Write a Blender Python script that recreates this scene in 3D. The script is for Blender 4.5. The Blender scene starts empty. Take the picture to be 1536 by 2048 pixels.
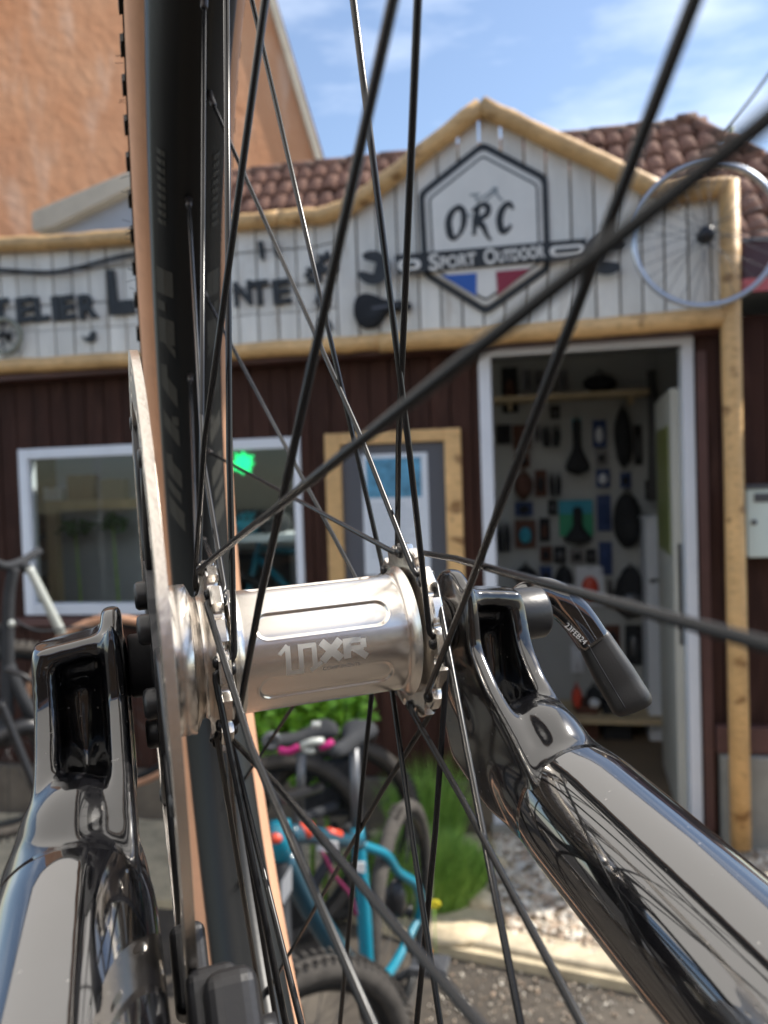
import bpy, math, random
import numpy as np
from mathutils import Vector, Matrix
from mathutils.geometry import tessellate_polygon
random.seed(7)
R = math.radians
SC = bpy.context.scene
COL = SC.collection
# ------------------------------------------------------------------ camera, sky, sun
F = 1600.0
CAMZ = 1.66
PITCH, ROLL = R(1.8), R(1.9)
fwd = Vector((0, math.cos(PITCH), -math.sin(PITCH)))
up0 = Vector((0, math.sin(PITCH), math.cos(PITCH)))
rt0 = Vector((1, 0, 0))
UPC = up0 * math.cos(ROLL) + rt0 * math.sin(ROLL)
RTC = rt0 * math.cos(ROLL) - up0 * math.sin(ROLL)
CAM = Vector((0, 0, CAMZ))
cd = bpy.data.cameras.new('camera')
cam = bpy.data.objects.new('camera', cd)
COL.objects.link(cam)
cam.matrix_world = Matrix((
    (RTC.x, UPC.x, -fwd.x, CAM.x), (RTC.y, UPC.y, -fwd.y, CAM.y), (RTC.z, UPC.z, -fwd.z, CAM.z), (0, 0, 0, 1)))
cd.sensor_fit = 'VERTICAL'
cd.sensor_height = 36.0
cd.sensor_width = 27.0
cd.lens = F / 2048 * 36
cd.clip_start = 0.01
cd.clip_end = 500
cd.dof.use_dof = True
cd.dof.focus_distance = 0.262
cd.dof.aperture_fstop = 13.5
SC.camera = cam
SUN_DIR = Vector((0.86, 0.20, 0.95)).normalized()
w = bpy.data.worlds.new('World')
SC.world = w
w.use_nodes = True
nt = w.node_tree
nt.nodes.clear()
sky = nt.nodes.new('ShaderNodeTexSky')
sky.sky_type = 'NISHITA'
sky.sun_disc = False
sky.sun_elevation = math.asin(SUN_DIR.z)
sky.sun_rotation = math.atan2(SUN_DIR.x, SUN_DIR.y)
sky.air_density = 1.0
sky.dust_density = 0.5
tc = nt.nodes.new('ShaderNodeTexCoord')
mp = nt.nodes.new('ShaderNodeMapping')
mp.inputs['Scale'].default_value = (1.0, 1.6, 4.0)
mp.inputs['Rotation'].default_value = (0.2, 0.1, 0.5)
nz = nt.nodes.new('ShaderNodeTexNoise')
nz.inputs['Scale'].default_value = 1.7
nz.inputs['Detail'].default_value = 7
nz.inputs['Roughness'].default_value = 0.55
cr = nt.nodes.new('ShaderNodeValToRGB')
cr.color_ramp.elements[0].position = 0.49
cr.color_ramp.elements[0].color = (0.02, 0.02, 0.02, 1)
cr.color_ramp.elements[1].position = 0.80
cr.color_ramp.elements[1].color = (0.70, 0.70, 0.70, 1)
mx = nt.nodes.new('ShaderNodeMixRGB')
mx.inputs[2].default_value = (9.6, 9.9, 10.4, 1)
bg = nt.nodes.new('ShaderNodeBackground')
bg.inputs['Strength'].default_value = 0.10
ow = nt.nodes.new('ShaderNodeOutputWorld')
L = nt.links.new
L(tc.outputs['Generated'], mp.inputs['Vector'])
L(mp.outputs['Vector'], nz.inputs['Vector'])
L(nz.outputs['Fac'], cr.inputs['Fac'])
L(cr.outputs['Color'], mx.inputs[0])
L(sky.outputs['Color'], mx.inputs[1])
L(mx.outputs['Color'], bg.inputs['Color'])
L(bg.outputs['Background'], ow.inputs['Surface'])
sd = bpy.data.lights.new('sun', 'SUN')
sd.energy = 3.4
sd.angle = R(0.5)
sd.color = (1.0, 0.94, 0.85)
so = bpy.data.objects.new('sun', sd)
COL.objects.link(so)
so.rotation_euler = SUN_DIR.to_track_quat('Z', 'Y').to_euler()
so.location = (5, 1, 8)
SC.view_settings.view_transform = 'Standard'
SC.view_settings.look = 'None'
SC.view_settings.gamma = 1
SC.view_settings.exposure = 1.1
SC.view_settings.use_curve_mapping = False
SC.cycles.max_bounces = 8
SC.cycles.use_denoising = True

# ------------------------------------------------------------------ frames and pixel rays
ray = lambda px, py: RTC * ((px - 768) / F) + UPC * ((1024 - py) / F) + fwd
YAW = R(11)
FX = Vector((math.cos(YAW), -math.sin(YAW), 0))       # along the facade
FY = Vector((math.sin(YAW), math.cos(YAW), 0))        # into the shop
FO = Vector((0, 3.65, 0))
M_FAC = Matrix(((FX.x, FY.x, 0, FO.x), (FX.y, FY.y, 0, FO.y), (0, 0, 1, 0), (0, 0, 0, 1)))
def fp(px, py, Y=0.0):
    d = ray(px, py)
    t = (FO + FY * Y - CAM).dot(FY) / d.dot(FY)
    p = CAM + d * t - FO
    return p.dot(FX), p.z
def fp3(px, py, Y=0.0):
    x, z = fp(px, py, Y)
    return Vector((x, Y, z))
def cp(px, py, dist):                                  # world point at a forward distance
    return CAM + ray(px, py) * dist
def gp(px, py, z=0.0):
    d = ray(px, py)
    return CAM + d * ((z - CAM.z) / d.z)
# wheel frame: x = axle (to the right), y = in the wheel plane, away, z = in the wheel plane, up
c2w = lambda v: RTC * v[0] + UPC * v[1] + fwd * v[2]
WC_C = (-0.030637711975, -0.046111349372, 0.279376020701)
WA, W1, W2 = [c2w(v) for v in ((0.94793997, 0.0798132, 0.30828503), (-0.30927166, 0, 0.95097373), (-0.07590026, 0.99680984, -0.02468396))]
WO = CAM + c2w(WC_C)
M_WH = Matrix(((WA.x, W1.x, W2.x, WO.x), (WA.y, W1.y, W2.y, WO.y), (WA.z, W1.z, W2.z, WO.z), (0, 0, 0, 1)))
def wp(px, py, dist):                                  # pixel + distance -> wheel frame
    p = CAM + ray(px, py) * dist - WO
    return Vector((p.dot(WA), p.dot(W1), p.dot(W2)))
M_ID = Matrix.Identity(4)

# ------------------------------------------------------------------ materials
MATS = {}
def mat(name, col, rough=0.6, metal=0.0, var=0.0, vs=6.0, bump=0.0, bs=40.0, coat=0.0, stretch=None, emit=None, col2=None, spec=0.5, aniso=0, detail=5, coord='Object'):
    if name in MATS:
        return MATS[name]
    m = bpy.data.materials.new(name)
    m.use_nodes = True
    n = m.node_tree
    b = n.nodes['Principled BSDF']
    b.inputs['Base Color'].default_value = (*col, 1)
    b.inputs['Roughness'].default_value = rough
    b.inputs['Metallic'].default_value = metal
    b.inputs['Specular IOR Level'].default_value = spec
    b.inputs['Coat Weight'].default_value = coat
    b.inputs['Coat Roughness'].default_value = 0.04
    if aniso:
        b.inputs['Anisotropic'].default_value = aniso
    if emit:
        b.inputs['Emission Color'].default_value = (*emit[0], 1)
        b.inputs['Emission Strength'].default_value = emit[1]
    if var or bump:
        t = n.nodes.new('ShaderNodeTexCoord')
        mpn = n.nodes.new('ShaderNodeMapping')
        n.links.new(t.outputs[coord], mpn.inputs['Vector'])
        if stretch:
            mpn.inputs['Scale'].default_value = stretch
    if var:
        a = n.nodes.new('ShaderNodeTexNoise')
        a.inputs['Scale'].default_value = vs
        a.inputs['Detail'].default_value = detail
        a.inputs['Roughness'].default_value = 0.62
        n.links.new(mpn.outputs['Vector'], a.inputs['Vector'])
        r = n.nodes.new('ShaderNodeValToRGB')
        c2 = col2 or tuple(min(1, c * (1 + var)) for c in col)
        c1 = tuple(c * (1 - var) for c in col) if not col2 else col
        r.color_ramp.elements[0].position = 0.3
        r.color_ramp.elements[0].color = (*c1, 1)
        r.color_ramp.elements[1].position = 0.7
        r.color_ramp.elements[1].color = (*c2, 1)
        n.links.new(a.outputs['Fac'], r.inputs['Fac'])
        oi = n.nodes.new('ShaderNodeObjectInfo')
        hs = n.nodes.new('ShaderNodeHueSaturation')
        mr = n.nodes.new('ShaderNodeMapRange')
        mr.inputs['To Min'].default_value = 0.88
        mr.inputs['To Max'].default_value = 1.1
        n.links.new(oi.outputs['Random'], mr.inputs['Value'])
        n.links.new(mr.outputs['Result'], hs.inputs['Value'])
        n.links.new(r.outputs['Color'], hs.inputs['Color'])
        n.links.new(hs.outputs['Color'], b.inputs['Base Color'])
    if bump:
        a = n.nodes.new('ShaderNodeTexNoise')
        a.inputs['Scale'].default_value = bs
        a.inputs['Detail'].default_value = 6
        n.links.new(mpn.outputs['Vector'], a.inputs['Vector'])
        bp = n.nodes.new('ShaderNodeBump')
        bp.inputs['Strength'].default_value = bump
        bp.inputs['Distance'].default_value = 0.4 / bs
        n.links.new(a.outputs['Fac'], bp.inputs['Height'])
        n.links.new(bp.outputs['Normal'], b.inputs['Normal'])
    MATS[name] = m
    return m
white_paint = mat('white_painted_wood', (0.78, 0.75, 0.68), 0.6, var=0.10, vs=7, bump=0.35, bs=30, stretch=(3, 3, .35))
log_wood = mat('varnished_pine_log', (0.68, 0.42, 0.18), 0.5, var=0.22, vs=5, bump=0.3, bs=16, stretch=(1, 1, 1))
brown_wood = mat('dark_brown_stained_wood', (0.048, 0.020, 0.014), 0.7, var=0.3, vs=5, bump=0.35, bs=22, stretch=(3, 3, .3), spec=0.2)
maroon_wood = mat('maroon_stained_wood', (0.10, 0.045, 0.038), 0.5, var=0.2, vs=6)
pvc = mat('white_window_plastic', (0.75, 0.78, 0.84), 0.35, var=0.05, vs=4)
black_paint = mat('black_painted_board', (0.022, 0.026, 0.03), 0.6, var=0.25, vs=20)
sign_white = mat('sign_board_white', (0.74, 0.71, 0.65), 0.55, var=0.06, vs=8)
sign_grey = mat('sign_board_grey_edge', (0.42, 0.40, 0.37), 0.6)
blue_paint = mat('flag_blue', (0.015, 0.10, 0.40), 0.5)
red_paint = mat('flag_red', (0.26, 0.015, 0.04), 0.5)
render_orange = mat('orange_render', (0.62, 0.27, 0.125), 0.9, var=0.3, vs=1.3, bump=0.25, bs=9, col2=(0.72, 0.38, 0.21), detail=8)
cream = mat('cream_render', (0.62, 0.54, 0.42), 0.85, var=0.15, vs=2, bump=0.2, bs=20)
greyblue = mat('grey_blue_render', (0.42, 0.45, 0.50), 0.85, var=0.1, vs=3)
tile_m = mat('clay_roof_tile', (0.17, 0.080, 0.052), 0.85, var=0.4, vs=9, bump=0.5, bs=25, col2=(0.38, 0.19, 0.125))
asphalt = mat('asphalt', (0.038, 0.032, 0.026), 0.9, var=0.35, vs=9, bump=0.9, bs=120, col2=(0.085, 0.070, 0.054), detail=9)
soil = mat('dry_sandy_soil', (0.54, 0.45, 0.30), 0.95, var=0.3, vs=10, bump=0.8, bs=70, detail=8)
alu = mat('machined_aluminium', (0.84, 0.785, 0.72), 0.255, 1.0, bump=0.05, bs=900, stretch=(0.02, 1, 1), aniso=0.4)
alu_rot = mat('brushed_steel', (0.82, 0.76, 0.69), 0.27, 1.0, bump=0.08, bs=500)
alu_etch = mat('laser_etched_aluminium', (0.70, 0.67, 0.62), 0.55, 1.0)
spoke_m = mat('black_anodised_spoke', (0.010, 0.010, 0.011), 0.27, 0.0, spec=0.38)
nipple_m = mat('dark_nipple_brass', (0.035, 0.03, 0.03), 0.35, 0.5)
rim_m = mat('black_satin_rim', (0.008, 0.009, 0.010), 0.36, 0.0, spec=0.25, bump=0.04, bs=300)
decal_m = mat('charcoal_rim_decal', (0.034, 0.033, 0.029), 0.5, spec=0.25)
tan_m = mat('tan_tyre_sidewall', (0.50, 0.27, 0.16), 0.72, var=0.1, vs=30, bump=0.15, bs=500)
rubber = mat('black_tyre_rubber', (0.028, 0.027, 0.027), 0.8, var=0.2, vs=40, bump=0.3, bs=200)
rubber_old = mat('dusty_tyre_rubber', (0.050, 0.044, 0.038), 0.9, var=0.35, vs=20, bump=0.3, bs=90)
casting_black = mat('cast_black_fork_paint', (0.004, 0.004, 0.005), 0.3, 0.0, coat=1.0, spec=0.1)
gloss_black = mat('gloss_black_fork_paint', (0.004, 0.004, 0.005), 0.25, 0.0, coat=1.0, spec=0.1)
satin_black = mat('satin_black_metal', (0.020, 0.020, 0.022), 0.38, 0.2, bump=0.1, bs=600)
grip_m = mat('moulded_black_grip', (0.020, 0.020, 0.020), 0.42, bump=0.18, bs=1500)
white_ink = mat('white_ink', (0.75, 0.75, 0.75), 0.5)
teal = mat('turquoise_frame_paint', (0.0, 0.17, 0.25), 0.3, coat=0.5, var=0.1, vs=5)
dteal = mat('dark_teal_frame_paint', (0.01, 0.055, 0.085), 0.3, coat=0.5)
coral = mat('coral_frame_accent', (0.62, 0.07, 0.035), 0.35)
magenta = mat('magenta_trim', (0.45, 0.015, 0.16), 0.4)
grey_metal = mat('grey_metal', (0.13, 0.135, 0.145), 0.4, 0.6)
white_gloss = mat('white_gloss_paint', (0.42, 0.44, 0.41), 0.3)
leaf_m = mat('green_leaf', (0.09, 0.28, 0.015), 0.5, var=0.35, vs=30, col2=(0.28, 0.54, 0.04))
grass_m = mat('green_grass_blade', (0.16, 0.34, 0.05), 0.6, var=0.3, vs=12, col2=(0.40, 0.62, 0.12))
stone_m = mat('river_pebble', (0.26, 0.21, 0.17), 0.8, var=0.5, vs=14, col2=(0.52, 0.46, 0.40), coord='Object')
concrete = mat('grey_concrete', (0.27, 0.26, 0.23), 0.9, var=0.2, vs=4, bump=0.3, bs=40)
pale_wood = mat('pale_timber', (0.50, 0.40, 0.25), 0.7, var=0.2, vs=8, stretch=(1, 1, .3))
room_m = mat('shop_interior_paint', (0.40, 0.42, 0.42), 0.8, var=0.06, vs=2)
dark_fab = mat('black_fabric', (0.02, 0.022, 0.026), 0.85, var=0.2, vs=20)
brown_fab = mat('brown_packaging', (0.11, 0.05, 0.035), 0.8)
navy = mat('navy_packaging', (0.02, 0.05, 0.16), 0.6)
white_card = mat('white_card', (0.70, 0.74, 0.80), 0.7)
slate_board = mat('slate_grey_board', (0.085, 0.088, 0.105), 0.6)
neon = mat('green_neon', (0.0, 0.4, 0.1), 0.4, emit=((0.0, 1.0, 0.25), 1.0))
yellow_m = mat('yellow_petals', (0.8, 0.65, 0.02), 0.6)
orange_m = mat('orange_reflector', (0.9, 0.28, 0.02), 0.3)
alu_rim = mat('polished_rim', (0.52, 0.57, 0.64), 0.3, 0.9)
letter_m = mat('letterbox_paint', (0.66, 0.74, 0.68), 0.4)
awn = mat('dark_plum_awning', (0.085, 0.045, 0.055), 0.6)
pink_m = mat('faded_pink_fabric', (0.60, 0.15, 0.16), 0.7)
posterblue = mat('poster_blue_print', (0.10, 0.32, 0.50), 0.6, var=0.5, vs=14)
greenprint = mat('green_print', (0.03, 0.30, 0.16), 0.6)
cyanprint = mat('cyan_print', (0.03, 0.30, 0.42), 0.6)
for nm_, ci in (('gloss_black_fork_paint', 2.25), ('cast_black_fork_paint', 1.75)):
    MATS[nm_].node_tree.nodes['Principled BSDF'].inputs['Coat IOR'].default_value = ci
def stain(m, col, scale, stretch, lo, hi, fac=1.0, seed=0.0):
    n = m.node_tree
    b = n.nodes['Principled BSDF']
    inp = b.inputs['Base Color']
    src = inp.links[0].from_socket if inp.links else None
    t = n.nodes.new('ShaderNodeTexCoord')
    mp_ = n.nodes.new('ShaderNodeMapping')
    mp_.inputs['Scale'].default_value = stretch
    mp_.inputs['Location'].default_value = (seed, seed, seed)
    a = n.nodes.new('ShaderNodeTexNoise')
    a.inputs['Scale'].default_value = scale
    a.inputs['Detail'].default_value = 4
    r = n.nodes.new('ShaderNodeMapRange')
    r.inputs['From Min'].default_value = lo
    r.inputs['From Max'].default_value = hi
    r.inputs['To Max'].default_value = fac
    x = n.nodes.new('ShaderNodeMixRGB')
    n.links.new(t.outputs['Object'], mp_.inputs['Vector'])
    n.links.new(mp_.outputs['Vector'], a.inputs['Vector'])
    n.links.new(a.outputs['Fac'], r.inputs['Value'])
    n.links.new(r.outputs['Result'], x.inputs[0])
    if src:
        n.links.new(src, x.inputs[1])
    else:
        x.inputs[1].default_value = inp.default_value
    x.inputs[2].default_value = (*col, 1)
    n.links.new(x.outputs['Color'], inp)
stain(white_paint, (.36, .26, .16), 7, (2.5, 2.5, .5), .60, .78, .55)
stain(white_paint, (.50, .48, .42), 30, (1, 1, 1), .58, .78, .35, 3.0)
stain(log_wood, (.22, .10, .03), 9, (1, 1, 1.5), .62, .70, .85)
stain(log_wood, (.36, .20, .07), 40, (.5, 2, 2), .5, .7, .5, 2.0)
stain(brown_wood, (.075, .035, .025), 14, (4, 4, .4), .52, .72, .8)
stain(render_orange, (.48, .23, .13), .9, (1, 1, .6), .54, .74, .5, 5.0)
stain(render_orange, (.74, .50, .36), 3.5, (1, 1, .35), .56, .72, .6, 9.0)
MATS['cast_black_fork_paint'].node_tree.nodes['Principled BSDF'].inputs['Coat Roughness'].default_value = .09
stain(casting_black, (.14, .13, .12), 420, (1, 1, 1), .69, .74, .8)
stain(gloss_black, (.16, .15, .14), 520, (1, 1, 1), .70, .74, .8)
stain(tan_m, (.34, .19, .12), 60, (1, 1, 1), .55, .75, .5)
stain(tile_m, (.07, .055, .045), 5, (1, 1, 1), .5, .7, .7)
stain(asphalt, (.14, .12, .095), 2.2, (1, 1, 1), .52, .68, .6, 4.0)
glass_m = bpy.data.materials.new('window_glass')
glass_m.use_nodes = True
g = glass_m.node_tree
g.nodes.clear()
go = g.nodes.new('ShaderNodeOutputMaterial')
gm = g.nodes.new('ShaderNodeMixShader')
gt = g.nodes.new('ShaderNodeBsdfTransparent')
gt.inputs['Color'].default_value = (0.93, 0.96, 0.95, 1)
gg = g.nodes.new('ShaderNodeBsdfGlossy')
gg.inputs['Roughness'].default_value = 0.01
gf = g.nodes.new('ShaderNodeFresnel')
gf.inputs['IOR'].default_value = 1.3
g.links.new(gf.outputs[0], gm.inputs[0])
g.links.new(gt.outputs[0], gm.inputs[1])
g.links.new(gg.outputs[0], gm.inputs[2])
g.links.new(gm.outputs[0], go.inputs['Surface'])

# ------------------------------------------------------------------ mesh building
def V3(p):
    return Vector(p)
class MB:
    def __init__(s):
        s.v, s.f, s.sm = [], [], []
    def add(s, vs, fs, smooth=False):
        o = len(s.v)
        s.v += [tuple(v) for v in vs]
        s.f += [tuple(i + o for i in f) for f in fs]
        s.sm += [smooth] * len(fs)
        return s
    def box(s, x0, x1, y0, y1, z0, z1):
        vs = [(x, y, z) for z in (z0, z1) for y in (y0, y1) for x in (x0, x1)]
        return s.add(vs, [(0, 2, 3, 1), (4, 5, 7, 6), (0, 1, 5, 4), (2, 6, 7, 3), (0, 4, 6, 2), (1, 3, 7, 5)])
    def obox(s, c, ax, ay, az):                         # oriented box, half axes
        c, ax, ay, az = map(V3, (c, ax, ay, az))
        vs = [c + ax * i + ay * j + az * k for k in (-1, 1) for j in (-1, 1) for i in (-1, 1)]
        return s.add(vs, [(0, 2, 3, 1), (4, 5, 7, 6), (0, 1, 5, 4), (2, 6, 7, 3), (0, 4, 6, 2), (1, 3, 7, 5)])
    def sweep(s, pts, rad, n=8, up=None, ex=1.0, caps=True, closed=False):
        pts = [V3(p) for p in pts]
        N = len(pts)
        if not isinstance(rad, (list, tuple)):
            rad = [rad] * N
        if len(rad) != N:
            rad = [rad] * N
        T = []
        for i in range(N):
            a = pts[(i - 1) % N] if closed else pts[max(i - 1, 0)]
            b = pts[(i + 1) % N] if closed else pts[min(i + 1, N - 1)]
            T.append((b - a).normalized())
        u = V3(up) if up else (Vector((0, 0, 1)) if abs(T[0].z) < .9 else Vector((1, 0, 0)))
        vs = []
        for i in range(N):
            u = (u - T[i] * u.dot(T[i])).normalized()
            v = T[i].cross(u)
            ru, rv = rad[i] if isinstance(rad[i], (list, tuple)) else (rad[i], rad[i])
            for k in range(n):
                t = 2 * math.pi * k / n
                c, q = math.cos(t), math.sin(t)
                c = math.copysign(abs(c) ** ex, c)
                q = math.copysign(abs(q) ** ex, q)
                vs.append(pts[i] + u * (c * ru) + v * (q * rv))
        fs = []
        M = N if closed else N - 1
        for i in range(M):
            for k in range(n):
                a, b = i * n + k, i * n + (k + 1) % n
                c, d = ((i + 1) % N) * n + (k + 1) % n, ((i + 1) % N) * n + k
                fs.append((a, b, c, d))
        if caps and not closed:
            fs.append(tuple(reversed(range(n))))
            fs.append(tuple(range((N - 1) * n, N * n)))
        return s.add(vs, fs, True)
    def tube(s, a, b, r, n=10, r2=None):
        return s.sweep([a, b], [r, r if r2 is None else r2], n)
    def lathe(s, prof, n=48, O=(0, 0, 0), A=(1, 0, 0), U=(0, 1, 0), t0=0, t1=360, smooth=True, closed=False):
        O, A, U = V3(O), V3(A).normalized(), V3(U)
        U = (U - A * U.dot(A)).normalized()
        W = A.cross(U)
        full = abs(t1 - t0 - 360) < 1e-6
        m = n if full else n + 1
        k = len(prof)
        vs = []
        for j in range(m):
            t = R(t0 + (t1 - t0) * j / n)
            for (a, r) in prof:
                vs.append(O + A * a + (U * math.cos(t) + W * math.sin(t)) * r)
        fs = []
        for j in range(n):
            j2 = (j + 1) % m
            for i in range(k if closed else k - 1):
                i2 = (i + 1) % k
                fs.append((j * k + i, j2 * k + i, j2 * k + i2, j * k + i2))
        return s.add(vs, fs, smooth)
    def prism(s, loops, d0, d1, fn, smooth=False):
        loops = [list(l) for l in loops]
        tri = tessellate_polygon([[Vector((x, y, 0)) for x, y in l] for l in loops])
        flat = [p for l in loops for p in l]
        n = len(flat)
        vs = [fn(x, y, d0) for x, y in flat] + [fn(x, y, d1) for x, y in flat]
        fs = [tuple(t) for t in tri] + [tuple(i + n for i in reversed(t)) for t in tri]
        o = 0
        for l in loops:
            k = len(l)
            for i in range(k):
                a, b = o + i, o + (i + 1) % k
                fs.append((a, b, b + n, a + n))
            o += k
        return s.add(vs, fs, smooth)
    def ell(s, c, r, nu=16, nv=10, ax=None):
        c = V3(c)
        r = (r, r, r) if isinstance(r, (int, float)) else r
        A = [V3(a) for a in ax] if ax else [Vector((1, 0, 0)), Vector((0, 1, 0)), Vector((0, 0, 1))]
        vs = []
        for j in range(nv + 1):
            p = math.pi * j / nv
            for i in range(nu):
                t = 2 * math.pi * i / nu
                vs.append(c + A[0] * (r[0] * math.sin(p) * math.cos(t)) + A[1] * (r[1] * math.sin(p) * math.sin(t)) + A[2] * (r[2] * math.cos(p)))
        fs = []
        for j in range(nv):
            for i in range(nu):
                a, b = j * nu + i, j * nu + (i + 1) % nu
                fs.append((a, b, b + nu, a + nu))
        return s.add(vs, fs, True)
def mesh(name, mb, m, org=(0, 0, 0)):
    me = bpy.data.meshes.new(name)
    o = V3(org)
    me.from_pydata([tuple(V3(v) - o) for v in mb.v], [], mb.f)
    me.materials.append(m)
    me.polygons.foreach_set('use_smooth', mb.sm)
    me.validate()
    me.update()
    return me
def rounded(pts, r=10, n_=5):
    out = []
    N = len(pts)
    for i in range(N):
        p, a, c = Vector(pts[i]), Vector(pts[i - 1]), Vector(pts[(i + 1) % N])
        u, v = (a - p).normalized(), (c - p).normalized()
        for k in range(n_ + 1):
            t = k / n_
            q = (p + u * r) * (1 - t) ** 2 + p * 2 * t * (1 - t) + (p + v * r) * t * t
            out.append(tuple(q))
    return out
ORG = {}
def fix_normals(me):
    import bmesh
    b = bmesh.new()
    b.from_mesh(me)
    bmesh.ops.recalc_face_normals(b, faces=b.faces)
    b.to_mesh(me)
    b.free()
def bevel(o, wd, seg=2):
    md = o.modifiers.new('bevel', 'BEVEL')
    md.width = wd
    md.segments = seg if wd < .002 else 4
    md.limit_method = 'ANGLE'
    md.angle_limit = R(40)
    return o
def thing(name, label, cat, frame=M_ID, org=(0, 0, 0), group=None):
    o = bpy.data.objects.new(name, None)
    COL.objects.link(o)
    o.empty_display_size = 0.05
    o.matrix_world = frame @ Matrix.Translation(V3(org))
    o['label'], o['category'] = label, cat
    if group:
        o['group'] = group
    ORG[o] = V3(org)
    return o
def pempty(name, parent, label=None):
    o = bpy.data.objects.new(name, None)
    COL.objects.link(o)
    o.parent = parent
    ORG[o] = ORG[parent]
    if label:
        o['label'] = label
    return o
def part(name, mb, m, parent, label=None, bev=0, kind=None, smooth=None):
    me = mesh(name, mb, m, ORG[parent])
    fix_normals(me)
    if smooth is not None:
        me.polygons.foreach_set('use_smooth', [smooth] * len(me.polygons))
    o = bpy.data.objects.new(name, me)
    COL.objects.link(o)
    o.parent = parent
    ORG[o] = ORG[parent]
    if bev:
        bevel(o, bev)
    if label:
        o['label'] = label
    if kind:
        o['kind'] = kind
    return o
def solo(name, mb, m, label, cat, frame=M_ID, org=(0, 0, 0), group=None, kind=None, bev=0):
    me = mesh(name, mb, m, org)
    fix_normals(me)
    o = bpy.data.objects.new(name, me)
    COL.objects.link(o)
    o.matrix_world = frame @ Matrix.Translation(V3(org))
    ORG[o] = V3(org)
    if kind:
        o['kind'] = kind
    if label:
        o['label'] = label
    if cat:
        o['category'] = cat
    if group:
        o['group'] = group
    if bev:
        bevel(o, bev)
    return o
def struct(name, mb, m, frame=M_ID, label=None):
    return solo(name, mb, m, label, None, frame, kind='structure')
def piece(name, me, parent, loc=(0, 0, 0), rot=None, scale=None):   # another object on shared mesh data
    o = bpy.data.objects.new(name, me)
    COL.objects.link(o)
    o.parent = parent
    o.location = V3(loc) - ORG[parent]
    if rot:
        o.rotation_euler = rot
    if scale:
        o.scale = scale
    ORG[o] = V3((0, 0, 0))
    return o
def text(name, body, parent, loc, size, m, rot=(R(90), 0, 0), extrude=0.002, offset=0.0, shear=0.0, sx=1.0, mtx=None, label=None, align='LEFT'):
    c = bpy.data.curves.new(name, 'FONT')
    c.body = body
    c.size = size
    c.extrude = extrude
    c.offset = offset
    c.shear = shear
    c.align_x = align
    c.resolution_u = 4
    c.materials.append(m)
    tmp = bpy.data.objects.new('tmp', c)
    COL.objects.link(tmp)
    bpy.context.view_layer.update()
    me = bpy.data.meshes.new_from_object(tmp, depsgraph=bpy.context.evaluated_depsgraph_get())
    me.name = name
    bpy.data.objects.remove(tmp)
    o = bpy.data.objects.new(name, me)
    COL.objects.link(o)
    o.parent = parent
    if mtx is not None:
        o.matrix_local = Matrix.Translation(-ORG[parent]) @ mtx
    else:
        o.location = V3(loc) - ORG[parent]
        o.rotation_euler = rot
    o.scale = (sx, 1, 1) if mtx is None else o.scale
    if label:
        o['label'] = label
    return o
FN = lambda x, z, d: (x, d, z)                           # prism map for the facade: (along, up, depth)
def fpoly(pts, Y=0.0):
    return [fp(px, py, Y) for px, py in pts]

# ------------------------------------------------------------------ ground
b = MB().add([(-60, -60, 0), (60, -60, 0), (60, 90, 0), (-60, 90, 0)], [(0, 1, 2, 3)])
struct('ground', b, asphalt, label='worn grey asphalt yard in front of the shop')
# sandy bed between the yard and the wall, its edging sleeper and gravel
e1, e2_, e3, e4 = gp(700, 1830, .03), gp(905, 1900, .03), gp(1290, 1975, .03), gp(1700, 2040, .03)
back = [Vector((2.4, 3.3, .03)), Vector((-4.2, 4.5, .03)), Vector((-4.2, 3.6, .03)), gp(300, 1800, .03)]
poly = [e1, e2_, e3, e4] + back
b = MB().prism([[(p.x, p.y) for p in poly]], -.02, .035, lambda x, y, d: (x, y, d))
struct('planting_bed', b, soil, label='dry sandy planting bed along the shop front')
def edging(a, c, name, m, label, w_=.06, h=.055):
    d = (c - a).normalized()
    n = Vector((-d.y, d.x, 0))
    b = MB().obox((a + c) / 2 + Vector((0, 0, h / 2)), (c - a) / 2, n * w_, Vector((0, 0, h / 2)))
    return solo(name, b, m, label, 'edging', org=(a.x, a.y, 0), bev=.012)
sleeper = mat('sunbleached_sleeper', (0.56, 0.47, 0.33), 0.9, var=0.3, vs=14, bump=0.5, bs=60)
edging(gp(880, 1880), gp(1420, 1985), 'timber_edging', sleeper, 'sunbleached timber sleeper edging the gravel bed by the yard')
icos = [(0, 0, 1)] + [(math.cos(R(72 * i)) * .894, math.sin(R(72 * i)) * .894, .447) for i in range(5)] + \
       [(math.cos(R(72 * i + 36)) * .894, math.sin(R(72 * i + 36)) * .894, -.447) for i in range(5)] + [(0, 0, -1)]
icof = [(0, 1 + i, 1 + (i + 1) % 5) for i in range(5)] + [(1 + i, 6 + i, 1 + (i + 1) % 5) for i in range(5)] + \
       [(1 + (i + 1) % 5, 6 + i, 6 + (i + 1) % 5) for i in range(5)] + [(11, 6 + (i + 1) % 5, 6 + i) for i in range(5)]
def inpoly(x, y, P):
    c = False
    for i in range(len(P)):
        x1, y1 = P[i]
        x2, y2 = P[i - 1]
        if (y1 > y) != (y2 > y) and x < (x2 - x1) * (y - y1) / (y2 - y1) + x1:
            c = not c
    return c
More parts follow.
